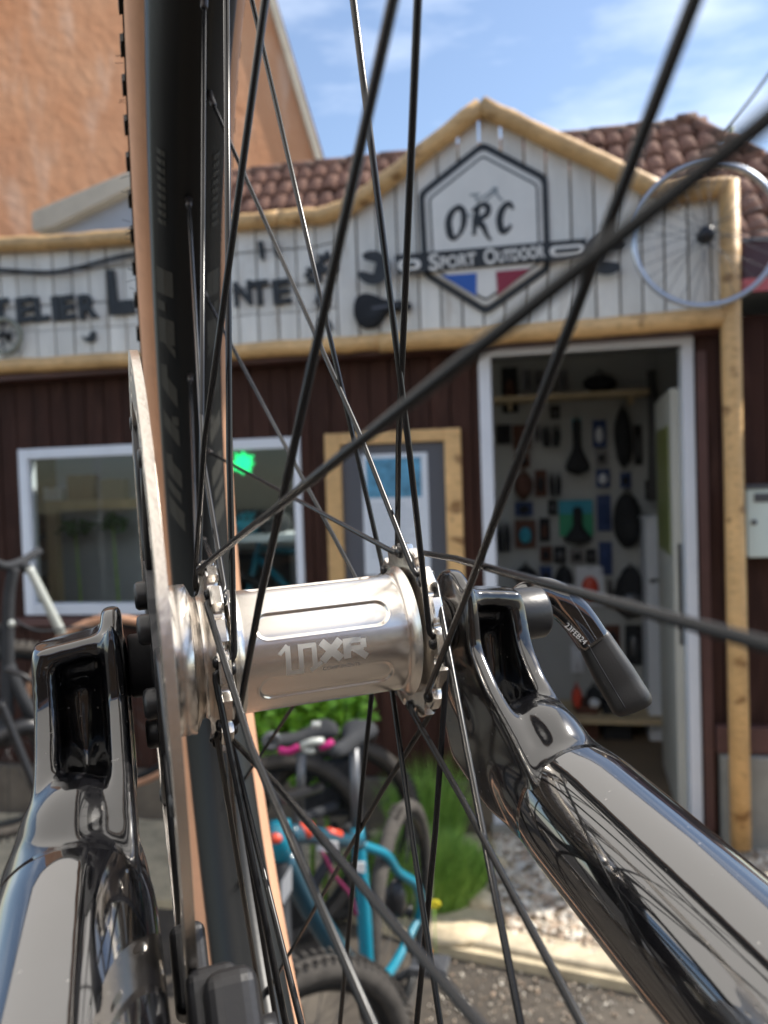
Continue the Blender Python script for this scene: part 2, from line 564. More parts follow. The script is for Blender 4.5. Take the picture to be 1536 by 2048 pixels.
def pebbles(P, n, rmin, rmax, z):
    b = MB()
    xs, ys = [p[0] for p in P], [p[1] for p in P]
    k = 0
    while k < n:
        x, y = random.uniform(min(xs), max(xs)), random.uniform(min(ys), max(ys))
        if not inpoly(x, y, P):
            continue
        k += 1
        r = random.uniform(rmin, rmax) * random.choice((.7, 1, 1, 1.25))
        t = random.uniform(0, 6.3)
        q, sx, sy = random.uniform(.45, .8), random.uniform(.8, 1.3), random.uniform(.7, 1)
        c, s_ = math.cos(t), math.sin(t)
        b.add([(x + r * (vx * c * sx - vy * s_ * sy), y + r * (vx * s_ * sx + vy * c * sy), z + random.uniform(0, .01) + r * vz * q) for vx, vy, vz in icos], icof, True)
    return b
gb = [gp(985, 1665, .05), gp(1045, 1665, .05), gp(1700, 1700, .05), gp(1700, 1985, .05), gp(1290, 1945, .05), gp(1020, 1872, .05), gp(985, 1800, .05)]
# each pebble takes its own tone from a cell texture on its position
pm = bpy.data.materials.new('mixed_pebbles')
pm.use_nodes = True
n = pm.node_tree
bs_ = n.nodes['Principled BSDF']
bs_.inputs['Roughness'].default_value = .75
t_ = n.nodes.new('ShaderNodeTexCoord')
vo = n.nodes.new('ShaderNodeTexVoronoi')
vo.inputs['Scale'].default_value = 38
n.links.new(t_.outputs['Object'], vo.inputs['Vector'])
rp = n.nodes.new('ShaderNodeValToRGB')
for p_, c_ in ((0, (.20, .16, .12)), (.3, (.42, .31, .22)), (.55, (.56, .48, .37)), (.8, (.74, .68, .57)), (1, (.44, .42, .38))):
    e = rp.color_ramp.elements.new(p_) if p_ not in (0, 1) else rp.color_ramp.elements[0 if p_ == 0 else -1]
    e.color = (*c_, 1)
sp_ = n.nodes.new('ShaderNodeSeparateColor')
n.links.new(vo.outputs['Color'], sp_.inputs[0])
n.links.new(sp_.outputs[0], rp.inputs['Fac'])
n.links.new(rp.outputs['Color'], bs_.inputs['Base Color'])
solo('gravel', pebbles([(p.x, p.y) for p in gb], 5200, .010, .020, .040), pm, 'mixed grey and brown pebbles filling the bed', None, kind='stuff')
yard = [gp(850, 2048), gp(1500, 2048), gp(1300, 1965), gp(880, 1900)]
b = pebbles([(p.x, p.y) for p in yard], 420, .0012, .0055, .001)
solo('loose_grit', b, pm, 'loose grit scattered over the asphalt yard', None, kind='stuff')
# boulder of cream stone beside the grass
def lump(c, r, seed, nu=18, nv=12, amp=.16):
    rr = random.Random(seed)
    ph = [[rr.uniform(0, 6.3) for _ in range(3)] for _ in range(5)]
    vs, fs = [], []
    for j in range(nv + 1):
        p = math.pi * j / nv
        for i in range(nu):
            t = 2 * math.pi * i / nu
            d = Vector((math.sin(p) * math.cos(t), math.sin(p) * math.sin(t), math.cos(p)))
            k = 1 + amp * sum(math.sin(d[0] * (2 + q) + a[0]) * math.sin(d[1] * (2 + q) + a[1]) * math.cos(d[2] * (1 + q) + a[2]) for q, a in enumerate(ph))
            vs.append((c[0] + d.x * r[0] * k, c[1] + d.y * r[1] * k, c[2] + d.z * r[2] * k))
    for j in range(nv):
        for i in range(nu):
            a, b_ = j * nu + i, j * nu + (i + 1) % nu
            fs.append((a, b_, b_ + nu, a + nu))
    return MB().add(vs, fs, True)
stone_c = mat('cream_limestone', (0.55, 0.45, 0.30), 0.9, var=0.3, vs=12, bump=0.6, bs=60)
for k, (px, py, rx, ry, rz, lb) in enumerate(((985, 1735, .075, .06, .05, 'cream limestone rock between the grass clump and the gravel'),
                                              (905, 1865, .14, .075, .035, 'flat cream limestone slab behind the pedal at the yard edge'),
                                              (960, 1800, .06, .06, .03, 'small cream rock in front of the grass clump, beside the gravel'))):
    p = gp(px, py, .04)
    solo('rock', lump((p.x, p.y, .04), (rx, ry, rz), k + 3), stone_c, lb, 'rock', org=(p.x, p.y, .02))

# ------------------------------------------------------------------ the bicycle in front of the lens
bike = thing('mountain_bike', 'gloss black mountain bike close to the lens, tan-wall wheel in its fork', 'bicycle', M_WH, (0, 0, 0))
wheel = pempty('front_wheel', bike)
def WR(s_, r, t):
    return Vector((s_, r * math.cos(R(t)), r * math.sin(R(t))))
SL, SR = -0.0282, 0.0425
TWL, TWR = 2.5, -6.4
# rim: closed profile swept round the axle
RB = 0.2885
RO = -.0042                                              # the rim sits a little off the flange centre
prof = [(-.0045, RB), (.0045, RB), (.0085, RB + .0016), (.0150, RB + .0085), (.0192, RB + .0145), (.0206, RB + .0168), (.0212, RB + .0220), (.0200, RB + .0240),
        (.0180, RB + .0235), (.0175, RB + .0180), (-.0175, RB + .0180), (-.0180, RB + .0235), (-.0200, RB + .0240), (-.0212, RB + .0220), (-.0206, RB + .0168), (-.0192, RB + .0145), (-.0150, RB + .0085), (-.0085, RB + .0016)]
LX = dict(A=(1, 0, 0), U=(0, 1, 0))
prof = [(a + RO, r) for a, r in prof]
rim = part('rim', MB().lathe(prof, 220, closed=True, **LX), rim_m, wheel)
bevel(rim, .0006)
# valve free; charcoal decals printed on both slopes of the rim
def slope_patch(side, t0, t1, a0, a1, sk=0):
    # a: 0 at the spoke bed side, 1 at the tyre side of the sloping wall
    p0, p1 = Vector((.0088, RB + .0015)), Vector((.0150, RB + .0082))
    p2 = Vector((.0191, RB + .0142))
    def pt(a, t):
        q = p0.lerp(p1, a / .55) if a < .55 else p1.lerp(p2, (a - .55) / .45)
        return WR(RO + side * (q.x + .00012), q.y - .00012, t)
    vs, fs, n_ = [], [], max(2, int(abs(t1 - t0) / .8) + 1)
    As = [a0] + [.55] * (a0 < .55 < a1) + [a1]
    for i in range(n_ + 1):
        for a in As:
            t = t0 + (t1 - t0) * i / n_ + sk * a
            vs.append(pt(a, t))
    m_ = len(As)
    for i in range(n_):
        for j in range(m_ - 1):
            o = i * m_ + j
            fs.append((o, o + 1, o + 1 + m_, o + m_))
    return vs, fs
def decal(v_):
    part('rim_decal', MB().add(*v_), decal_m, wheel)
for side in (-1, 1):
    t = 41.0
    for (h, a0, a1, sk) in ((3.2, .1, .95, 0), (1.2, .5, .95, 0), (3.2, .1, .95, 0), (1.0, .1, .95, 3), (2.2, .55, .95, 0), (2.6, .1, .95, 3), (1.2, .1, .45, 0), (2.2, .1, .95, 3),
                            (1.6, .55, .95, 0), (2.4, .1, .95, 3), (1.4, .2, .95, 3), (2.6, .1, .95, 3)):
        decal(slope_patch(side, t, t - h, a0, a1, sk))
        t -= h + .9
    for k in range(9):
        tt = 55 - k * 1.0
        decal(slope_patch(side, tt, tt - .62, .35, .75, 0))
# tyre
tp = [(.0178, RB + .0190), (.0200, RB + .0246), (.0225, RB + .0262), (.0268, RB + .0325), (.0292, RB + .0410), (.0290, RB + .0475), (.0262, RB + .0560)]
tyre_prof = tp
part('tyre_sidewall', MB().lathe([(a + RO, r) for a, r in tyre_prof], 200, **LX), tan_m, wheel)
part('tyre_sidewall', MB().lathe([(RO - a, r) for a, r in reversed(tyre_prof)], 200, **LX), tan_m, wheel)
tread = [(.0298, RB + .0500), (.0268, RB + .0575), (.020, RB + .0625), (0, RB + .0655), (-.020, RB + .0625), (-.0268, RB + .0575), (-.0298, RB + .0500), (-.0258, RB + .0545), (0, RB + .0600), (.0258, RB + .0545)]
tread = [(a + RO, r) for a, r in tread]
tyre = part('tyre', MB().lathe(tread, 200, closed=True, **LX), rubber, wheel)
kb = MB()
for i in range(96):
    t = i * 360 / 96 + random.uniform(-.12, .12)
    for s0, ln, hh in ((-.0284, .0032, .0565), (.0284, .0032, .0565), (-.0200, .0035, .0640), (.0200, .0035, .0640), (-.007, .004, .067), (.007, .004, .067)):
        tt = t + (1.6 if abs(s0) < .025 else 0) + (1 if s0 > 0 else 0)
        c = WR(s0 + RO, RB + hh, tt)
        rad, tan = WR(0, 1, tt), WR(0, 1, tt + 90)
        kb.obox(c, Vector((ln * .9, 0, 0)) + rad * (-.0022 if s0 > .02 else .0022 if s0 < -.02 else 0), tan * .0044, rad * .0034)
part('tread_knobs', kb, rubber, wheel, kind='stuff')
hb = MB()
for i in range(90):
    t = random.uniform(-60, 90)
    c = WR(-.0300 + RO, RB + random.uniform(.048, .060), t)
    d = Vector((-random.uniform(.003, .006), random.uniform(-.001, .001), random.uniform(-.002, .002)))
    hb.sweep([c, c + d * .6, c + d + Vector((0, 0, random.uniform(-.001, .001)))], .00018, 4)
part('rubber_hairs', hb, rubber, wheel, kind='stuff')

# hub shell with six milled pockets
def capsule(s_, ang, cx, half, ca, rr, wd):
    dx = max(abs(s_ - cx) - half, 0)
    da = ((ang - ca + 180) % 360 - 180)
    dy = R(da) * rr
    return math.hypot(dx, dy) - wd
NS, NA = 200, 440
s0, s1 = SL + .0040, SR - .0040
vs = []
PC = .0062
for j in range(NA):
    ang = 360 * j / NA
    for i in range(NS + 1):
        s_ = s0 + (s1 - s0) * i / NS
        r = .0208
        dl, dr = s_ - s0, s1 - s_
        if dl < .004:
            r += .0032 * (1 - dl / .004) ** 2
        if dr < .0045:
            r += .0026 * (1 - dr / .0045) ** 2
        for k in range(6):
            ca = 150 + 60 * k
            if abs(((ang - ca + 180) % 360) - 180) < 20:
                d = capsule(s_, ang, PC, .0182, ca, .0208, .0046)
                x = min(max((-d + .0001) / .0007, 0), 1)
                r -= .00095 * x * x * (3 - 2 * x)
                y = max(0, 1 - abs(d - .0003) / .0004)
                r += .00005 * y
        vs.append(WR(s_, r, ang))
fs = []
for j in range(NA):
    j2 = (j + 1) % NA
    for i in range(NS):
        fs.append((j * (NS + 1) + i, j * (NS + 1) + i + 1, j2 * (NS + 1) + i + 1, j2 * (NS + 1) + i))
part('hub_shell', MB().add(vs, fs, True), alu, wheel)
# flanges, scalloped between the spoke holes
def flange(sf, rh, tw, phase, side):
    n_ = 384
    prof_n = [(-.0019, .0205), (-.0019, 0), (-.0015, .0006), (.0015, .0006), (.0019, 0), (.0019, .0205)]
    vs, fs = [], []
    for j in range(n_):
        t = 360 * j / n_
        ph = ((t - tw - phase) / 22.5) % 1.0
        dd = abs(ph - .5)                           # 0 in the middle between two holes
        w2 = max(0, 1 - (dd / .21) ** 2) ** .5
        ro = rh + .0034 - .0036 * w2
        ring = [(-.0021, .0195), (-.0021, rh - .0052), (-.0019, rh - .0046), (-.0019, ro - .0005), (-.0013, ro), (.0013, ro), (.0019, ro - .0005), (.0019, rh - .0046), (.0021, rh - .0052), (.0021, .0195)]
        for a, r in ring:
            vs.append(WR(sf + a, r, t))
    k = 10
    for j in range(n_):
        j2 = (j + 1) % n_
        for i in range(k - 1):
            fs.append((j * k + i, j2 * k + i, j2 * k + i + 1, j * k + i + 1))
    o = part('hub_flange', MB().add(vs, fs, True), alu, wheel)
    md = o.modifiers.new('edge', 'EDGE_SPLIT')
    md.split_angle = R(32)
    return o
RH = .0282
# spoke table: fitted deviations of each spoke (side, rim angle, axial and in-plane kink, rim offsets)
SPK = {('R', 176): (-.0006, -.0015, -.09, 0), ('R', 153.5): (.0012, -.0009, -.13, -.0001), ('R', 131): (-.0015, .0005, -.62, -.0014), ('R', 108.5): (.0008, -.0003, .71, .0017),
       ('R', 86): (.0003, -.0001, -.5, -.0013), ('R', 63.5): (.0026, -.0013, .65, .0011), ('R', 41): (.0003, 0, -.13, -.0001), ('R', 18.5): (0, 0, .91, .0005), ('R', -26.5): (.0023, .0023, .04, 0),
       ('R', -49): (-.0023, -.0006, -1.03, .0002), ('R', -71.5): (-.0008, -.0005, -1.06, .0026), ('R', -94): (.0016, .0001, 2.44, -.0039), ('R', -116.5): (-.0008, -.0001, -1.9, .005),
       ('R', -139): (-.0007, -.0004, 1.88, -.0042), ('R', -161.5): (.0011, -.0002, -.42, .0014), ('L', 164.75): (.0003, -.0005, .03, 0), ('L', 142.25): (-.0018, .0018, -.24, .0012),
       ('L', 119.75): (-.0028, -.0011, 1.77, .0038), ('L', 97.25): (-.0009, .0001, -.3, -.0019), ('L', 74.75): (.0009, -.0001, .11, .0013), ('L', 52.25): (-.0034, .0001, -.13, -.0022),
       ('L', 29.75): (-.0006, 0, -.04, -.0028), ('L', -150.25): (-.0034, .0026, -4.38, .0045), ('L', -172.75): (-.0008, -.0036, .12, .0021), ('L', -127.75): (-.0003, 0, .26, -.0017)}
flange(SL, RH + .0006, 0, (29.75 - 1.77 - 76.2 + 2.5), -1)
flange(SR, RH, 0, (41 - 1.8 - 76.2 - 6.4), 1)
holes = MB()
for side in 'LR':
    for i in range(16):
        be0 = (7.25 if side == 'L' else 18.5) + 22.5 * i
        key = be0 if be0 <= 180 else be0 - 360
        sg = (1 if i % 2 == 0 else -1)               # +: head outside, spoke runs on the inner face
        dv = SPK.get((side, key), (0, 0, 0, 0))
        sf, rf = (SL, RH + .0006) if side == 'L' else (SR, RH)
        od = -1 if side == 'L' else 1
        out = od * (-1 if sg > 0 else 1)
        dphi = -1.77 if side == 'L' else -1.80
        be = key + dphi
        al = be + sg * 76.2 + (2.5 if side == 'L' else -6.4)
        hole = WR(sf, rf, al)
        A = WR(sf + out * .0032, rf, al)
        B = WR((-.003 if side == 'L' else .003) + dv[3], RB - .001, be + dv[2])
        d = (B - A).normalized()
        nrm = Vector((1, 0, 0)).cross(d)
        K = A + (B - A) * .22 + Vector((1, 0, 0)) * dv[0] + nrm * dv[1]
        dk = (K - A).normalized()
        path = [hole + Vector((-out * .0026, 0, 0)), hole + Vector((out * .0012, 0, 0)), hole + Vector((out * .0022, 0, 0)) + dk * .0003, A + dk * .0012 - Vector((out * .0003, 0, 0)), A + dk * .0028, K.lerp(A, .12), K, K.lerp(B, .1), B]
        sp = MB().sweep(path, [.00105, .00105, .00108, .00108, .00104, .001, .001, .001, .001], 12)
        hd = hole + Vector((-out * .0026, 0, 0))
        sp.lathe([(-.0008, 0), (-.0008, .0014), (0, .0020), (.0007, .0020), (.0007, 0)], 14, O=hd, A=(out, 0, 0), U=(0, 1, 0))
        spk = part('spoke', sp, spoke_m, wheel)
        dn = (B - K).normalized()
        nb = MB().sweep([B - dn * .0080, B - dn * .0072, B - dn * .002, B + dn * .0035], [.0012, .0017, .0018, .0024], 8)
        part('nipple', nb, nipple_m, wheel)
# rotor side spool and mount
pr = [(SL - .0019, .0262), (SL - .0024, .0236), (SL - .0036, .0208), (SL - .0050, .0200), (SL - .0062, .0206), (SL - .0074, .0232), (SL - .0080, .0246), (SL - .0084, .0250), (-.0440, .0250), (-.0444, .0246), (-.0444, 0)]
part('rotor_mount', MB().lathe(pr, 96, **LX), alu, wheel)
pr = [(SR + .0019, .0250), (SR + .0026, .0205), (SR + .0050, .0178), (SR + .0075, .0172), (SR + .0080, .0150), (SR + .0095, .0100), (.0555, .0098), (.0560, .009), (.056, 0)]
part('end_cap', MB().lathe(pr, 72, **LX), alu, wheel)
pr = [(-.0440, .0140), (-.0490, .0138), (-.0495, .0105), (-.0550, .0103), (-.0558, .0095), (-.0558, 0)]
part('end_cap', MB().lathe(pr, 48, **LX), satin_black, wheel)
# logo etched on the shell, wrapped on its curve: angle 180 faces the lens
def wrap(loops, mm, r=.02086):
    b_ = MB()
    for lp in loops:
        tri = tessellate_polygon([[Vector((x, y, 0)) for x, y in l] for l in lp])
        flat = [p for l in lp for p in l]
        b_.add([WR(s_, r, 180 - math.degrees(h / .0208)) for s_, h in flat], [tuple(t) for t in tri])
    return b_
def strip(pts, wd):                                      # fine grid strip so that it hugs the curve
    out = []
    for (a, c) in zip(pts[:-1], pts[1:]):
        a, c = Vector(a), Vector(c)
        d = (c - a)
        n_ = Vector((-d.y, d.x)).normalized() * wd / 2
        k = max(1, int(d.length / .0009))
        for i in range(k):
            p, q = a + d * i / k - d.normalized() * (.0 if i else 0), a + d * (i + 1) / k
            out.append([[tuple(p - n_), tuple(q - n_), tuple(q + n_), tuple(p + n_)]])
    return out
lg = []
X0, Y0, H = -.0098, -.0060, .0094
lg += strip([(X0, Y0 + .0070), (X0 + .0028, Y0 + H + .0004)], .0012)
lg += strip([(X0 + .0028, Y0 + H), (X0 + .0028, Y0)], .0017)
lg += strip([(X0 + .0020, Y0 + .0006), (X0 + .0078, Y0 + .0006)], .0015)
lg += strip([(X0 + .0070, Y0), (X0 + .0070, Y0 + H)], .0016)
lg += strip([(X0 + .0062, Y0 + H - .0006), (X0 + .0120, Y0 + H - .0006)], .0015)
lg += strip([(X0 + .0115, Y0 + H), (X0 + .0115, Y0 + .0015)], .0016)
lg += strip([(X0 + .0100, Y0 + .0005), (X0 + .0138, Y0 + .0028)], .0014)
lg += strip([(X0 + .0140, Y0 + .0030), (X0 + .0205, Y0 + H)], .0026)
lg += strip([(X0 + .0140, Y0 + H), (X0 + .0205, Y0 + .0030)], .0026)
lg += strip([(X0 + .0225, Y0 + .0028), (X0 + .0225, Y0 + H)], .0025)
lg += strip([(X0 + .0225, Y0 + H - .0008), (X0 + .0275, Y0 + H - .0008)], .0017)
lg += strip([(X0 + .0282, Y0 + H - .0006), (X0 + .0282, Y0 + .0058)], .0020)
lg += strip([(X0 + .0225, Y0 + .0060), (X0 + .0282, Y0 + .0060)], .0017)
lg += strip([(X0 + .0250, Y0 + .0060), (X0 + .0292, Y0 + .0026)], .0022)
part('etched_logo', wrap(lg, None), alu_etch, wheel)
fc = bpy.data.curves.new('fc', 'FONT')
fc.body = 'COMPONENTS'
fc.size = .0017
fc.offset = .00003
tmp = bpy.data.objects.new('tmp', fc)
COL.objects.link(tmp)
me_ = tmp.to_mesh()
vv = [(v.co.x, v.co.y) for v in me_.vertices]
ff = [tuple(p.vertices) for p in me_.polygons]
tmp.to_mesh_clear()
bpy.data.objects.remove(tmp)
b = MB().add([WR(X0 + .0140 + x * 1.12, .02087, 180 - math.degrees((Y0 - .0002 + y) / .0208)) for x, y in vv], ff)
part('etched_lettering', b, mat('etched_dark', (.40, .37, .34), .6, .8), wheel)

# brake rotor
ROT = -.0468
rotor = pempty('brake_rotor', bike)
ring_o = [(.1015 * math.cos(R(t)), .1015 * math.sin(R(t))) for t in np.arange(0, 360, 1.5)]
ring_i = [((.0850 + .0016 * math.cos(R(t * 12))) * math.cos(R(t)), (.0850 + .0016 * math.cos(R(t * 12))) * math.sin(R(t))) for t in np.arange(0, 360, 2)]
hl = []
for k in range(36):
    t = k * 10
    r_ = (.0895, .0935, .0975)[k % 3]
    l_ = []
    for a in range(0, 360, 30):
        y_ = .0022 * math.cos(R(a)) + (.0018 if math.cos(R(a)) > 0 else -.0018)
        x_ = r_ + .0016 * math.sin(R(a))
        l_.append((x_ * math.cos(R(t)) - y_ * math.sin(R(t)), x_ * math.sin(R(t)) + y_ * math.cos(R(t))))
    hl.append(l_)
XN = lambda y, z, d: (d, y, z)
part('braking_ring', MB().prism([ring_o, ring_i] + hl, ROT - .0012, ROT + .0012, XN), alu_rot, rotor, bev=.0004)
for k in range(6):
    t = 8 + 60 * k
    arm = [WR(ROT, .030, t - 20), WR(ROT, .048, t - 14), WR(ROT, .066, t - 4), WR(ROT, .086, t + 4)]
    part('spider_arm', MB().sweep(arm, [(.0016, .0045), (.0016, .0036), (.0016, .0034), (.0016, .0042)], 12, up=(1, 0, 0), ex=.5), satin_black, rotor)
    rv = WR(ROT - .0012, .0862, t + 4)
    part('rivet', MB().lathe([(0, .0027), (-.0006, .0025), (-.0009, .0018), (-.0009, 0)], 16, O=rv), satin_black, rotor)
cen = [(.0345 * math.cos(R(t)) * (1 + .05 * math.cos(R(6 * t))), .0345 * math.sin(R(t)) * (1 + .05 * math.cos(R(6 * t)))) for t in range(0, 360, 4)]
ci = [(.0150 * math.cos(R(t)), .0150 * math.sin(R(t))) for t in range(0, 360, 10)]
part('spider_hub', MB().prism([cen, ci], ROT - .0018, ROT + .0012, XN), satin_black, rotor, bev=.0004)
bolt_me = None
for k in range(6):
    t = 22 + 60 * k
    c = WR(ROT - .0018, .0225, t)
    bb_ = MB().lathe([(0, .0048), (-.0026, .0048), (-.0036, .0040), (-.0038, .0022), (-.0026, .0020), (-.0026, 0)], 20, O=c)
    part('rotor_bolt', bb_, satin_black, rotor)
# drops of grit on the rotor and fork
# fork lowers: union of tube, walls and pocket, remeshed to one cast surface
fork = pempty('fork', bike)
def leg(sd_, name):
    b_ = MB()
    S = lambda s_: sd_ * s_
    A0, A1 = Vector((S(.0740), -.030, -.0470)), Vector((S(.0735), -.420, -.1320))
    kt, kr = (-.058, -.045, -.022, 0, .03, .08, .2, .4, .7, 1), (.008, .0120, .0155, .0176, .0193, .0207, .0214, .0216, .0218, .022)
    ts = [-.058 + .228 * (i / 30) for i in range(31)]
    b_.sweep([A0.lerp(A1, t) for t in ts], [float(np.interp(t, kt, kr)) for t in ts], 144)
    ts = [.060 + .94 * (i / 50) ** 1.3 for i in range(51)]
    part('stanchion_tube', MB().sweep([A0.lerp(A1, t) for t in ts], [float(np.interp(t, kt, kr)) + .00014 for t in ts], 160), gloss_black, fork)
    def plate(poly, s_a, s_b):
        b_.prism([rounded(poly, .004, 4)], S(s_a), S(s_b), XN)
    inner = [(-.013, .014), (-.006, .0205), (.004, .0205), (.014, .0135), (.017, .002), (.016, -.030), (.008, -.052), (-.022, -.062), (-.068, -.064), (-.074, -.052), (-.048, -.030), (-.030, -.018), (-.018, -.006), (-.015, .008)]
    outer = [(-.013, .0055), (-.008, .0115), (.006, .0115), (.014, .006), (.016, -.010), (.014, -.036), (.004, -.052), (-.030, -.060), (-.052, -.056), (-.052, -.044), (-.038, -.028), (-.024, -.018), (-.016, -.008)]
    plate(inner, .0568, .0634)
    plate(outer, .0768, .0842)
    floor = [(-.001, .010), (.012, .010), (.016, .0), (.014, -.036), (-.005, -.054), (-.03, -.056), (-.038, -.038), (-.018, -.034), (-.004, -.028)]
    plate(floor, .0590, .0820)
    for s_, r_ in ((.0622, .0068), (.0786, .0062)):
        b_.sweep([(S(s_), .001, .008), (S(s_), .001, -.008), (S(s_), -.001, -.024), (S(s_), -.014, -.034)], r_, 12)
    b_.sweep([(S(.0600), .000, .0050), (S(.0800), .000, .0030)], .0075, 14)
    b_.obox((S(.0705), -.0005, .0090), (.0120, 0, -.0017 * sd_), (0, .0130, 0), (0, 0, .0032))
    b_.ell((S(.0735), -.034, -.0440), (.0165, .024, .0215), 32, 20)
    b_.ell((S(.0600), -.016, .0), (.0035, .003, .018), 14, 10)
    me = mesh(name, b_, casting_black)
    fix_normals(me)
    o = bpy.data.objects.new(name, me)
    COL.objects.link(o)
    o.parent = fork
    ORG[o] = Vector((0, 0, 0))
    md = o.modifiers.new('remesh', 'REMESH')
    md.mode = 'VOXEL'
    md.voxel_size = .00095
    md.use_smooth_shade = True
    ms = o.modifiers.new('smooth', 'SMOOTH')
    ms.factor = .5
    ms.iterations = 44
    return o
lr_ = leg(1, 'fork_leg')
ll_ = leg(-1, 'fork_leg')
# axle bores and the small drain plug
part('axle_bore', MB().lathe([(.0568, .0105), (.0564, .0100), (.0564, .0070), (.058, .0068)], 40), satin_black, fork)
crown = MB().sweep([(-.085, -.43, -.13), (-.04, -.46, -.11), (0, -.47, -.10), (.04, -.46, -.11), (.085, -.43, -.13)], [.024, .026, .030, .026, .024], 24)
part('fork_crown', crown, gloss_black, fork)
# brake caliper straddling the rotor
cal = pempty('brake_caliper', bike)
def calb(c, hx, hy, hz, m, nm, bv, rot=R(-38)):
    cy, sy = math.cos(rot), math.sin(rot)
    b_ = MB().obox(c, (hx, 0, 0), (0, hy * cy, hy * sy), (0, -hz * sy, hz * cy))
    return part(nm, b_, m, cal, bev=bv)
cc = Vector((-.0425, -.0770, -.0775))
o = calb(cc, .0062, .020, .0120, satin_black, 'caliper_body', .003)
calb(cc + Vector((.0035, -.012, .009)), .0062, .012, .010, satin_black, 'piston_housing', .004)
calb(cc + Vector((-.0040, .018, .006)), .0046, .010, .0105, satin_black, 'caliper_nose', .0026)
calb(cc + Vector((-.0170, 0, -.006)), .0055, .024, .013, satin_black, 'caliper_half', .003)
calb(cc + Vector((-.0080, -.004, -.020)), .013, .022, .005, satin_black, 'caliper_bridge', .002)
part('caliper_bolt', MB().lathe([(0, .0045), (.004, .0045), (.004, .0026), (.002, .0024), (.002, 0)], 18, O=cc + Vector((.009, -.016, .006))), satin_black, cal)
part('brake_hose', MB().sweep([cc + Vector((-.016, -.02, -.01)), cc + Vector((-.02, -.06, -.02)), cc + Vector((-.02, -.12, -.03)), cc + Vector((-.012, -.2, -.05))], .0025, 10), rubber, cal)
# axle lever on the right
lev = pempty('axle_lever', bike)
part('lever_hub', MB().lathe([(.0800, .0098), (.0820, .0100), (.0950, .0100), (.0962, .0094), (.0966, .0080), (.0966, 0)], 40), satin_black, lev)
arm = [wp(1040, 1212, .313), wp(1062, 1194, .313), wp(1092, 1190, .313), wp(1124, 1206, .312), wp(1156, 1238, .311), wp(1188, 1285, .310)]
def smooth_path(p, k=5):
    out = []
    n_ = len(p)
    for i in range(n_ - 1):
        a, b_, c, d = p[max(i - 1, 0)], p[i], p[i + 1], p[min(i + 2, n_ - 1)]
        for j in range(k):
            t = j / k
            out.append(.5 * ((2 * b_) + (c - a) * t + (2 * a - 5 * b_ + 4 * c - d) * t * t + (3 * b_ - a - 3 * c + d) * t ** 3))
    out.append(p[-1])
    return out
ap = smooth_path(arm)
vdir = (wp(1100, 1200, .25) - wp(1100, 1200, .31)).normalized()
part('lever_arm', MB().sweep(ap, [(.0050 + .0008 * i / len(ap), .0072 - .0012 * i / len(ap)) for i in range(len(ap))], 24, up=vdir, ex=.5), gloss_black, lev)
gp_ = smooth_path([wp(1184, 1272, .311), wp(1197, 1296, .310), wp(1218, 1332, .308), wp(1242, 1372, .306), wp(1260, 1402, .304), wp(1266, 1414, .304)])
n_ = len(gp_)
rr_ = [(float(np.interp(i / (n_ - 1), (0, .08, .5, .85, .95, 1), (.0052, .0058, .0066, .0068, .0058, .0034))), float(np.interp(i / (n_ - 1), (0, .08, .5, .85, .95, 1), (.0060, .0066, .0078, .0080, .0070, .0042)))) for i in range(n_)]
part('lever_grip', MB().sweep(gp_, rr_, 24, up=vdir, ex=.6), grip_m, lev)
seam = [p + vdir * .0074 for p in gp_[2:-4]]
part('grip_seam', MB().sweep([p + (seam[-1] - seam[0]).normalized().cross(vdir) * .0030 for p in seam], .00025, 6), satin_black, lev)
ta, tb_ = wp(1128, 1252, .3035), wp(1166, 1288, .3025)
tx = (tb_ - ta).normalized()
tn = vdir
ty = tn.cross(tx).normalized()
if (wp(1131, 1240, .3035) - ta).dot(ty) < 0:
    ty = -ty
tn2 = tx.cross(ty)
Mt = Matrix(((tx.x, ty.x, tn2.x, ta.x), (tx.y, ty.y, tn2.y, ta.y), (tx.z, ty.z, tn2.z, ta.z), (0, 0, 0, 1)))
text('date_stamp', '23FEB24', lev, None, .0029, white_ink, mtx=Mt, extrude=.00003)
# ------------------------------------------------------------------ END BIKE
# ------------------------------------------------------------------ the shop building
WY = .12                                                  # lower wall stands back from the parapet
shop = thing('bike_shop', 'wooden bike repair shop with white plank gable, log trim and clay roof', 'building', M_FAC, (0, 0, 0))
top_pts = [fp(*p, 0) for p in ((-520, 527), (0, 491), (262, 472), (520, 440), (640, 430), (700, 408), (768, 362), (962, 212), (1325, 385), (1470, 373))]
bot_pts = [fp(*p, 0) for p in ((-520, 766), (0, 732), (262, 718), (560, 696), (960, 673), (1455, 633))]
def interp(pts, x):
    if x <= pts[0][0]:
        return pts[0][1]
    for (a, b_) in zip(pts[:-1], pts[1:]):
        if x <= b_[0]:
            return a[1] + (b_[1] - a[1]) * (x - a[0]) / (b_[0] - a[0])
    return pts[-1][1]
para = pempty('parapet', shop)
xL, xR = fp(-520, 600)[0], fp(1455, 600)[0]
x = xL
step = .097
k = 0
x_gable = fp(655, 600)[0]
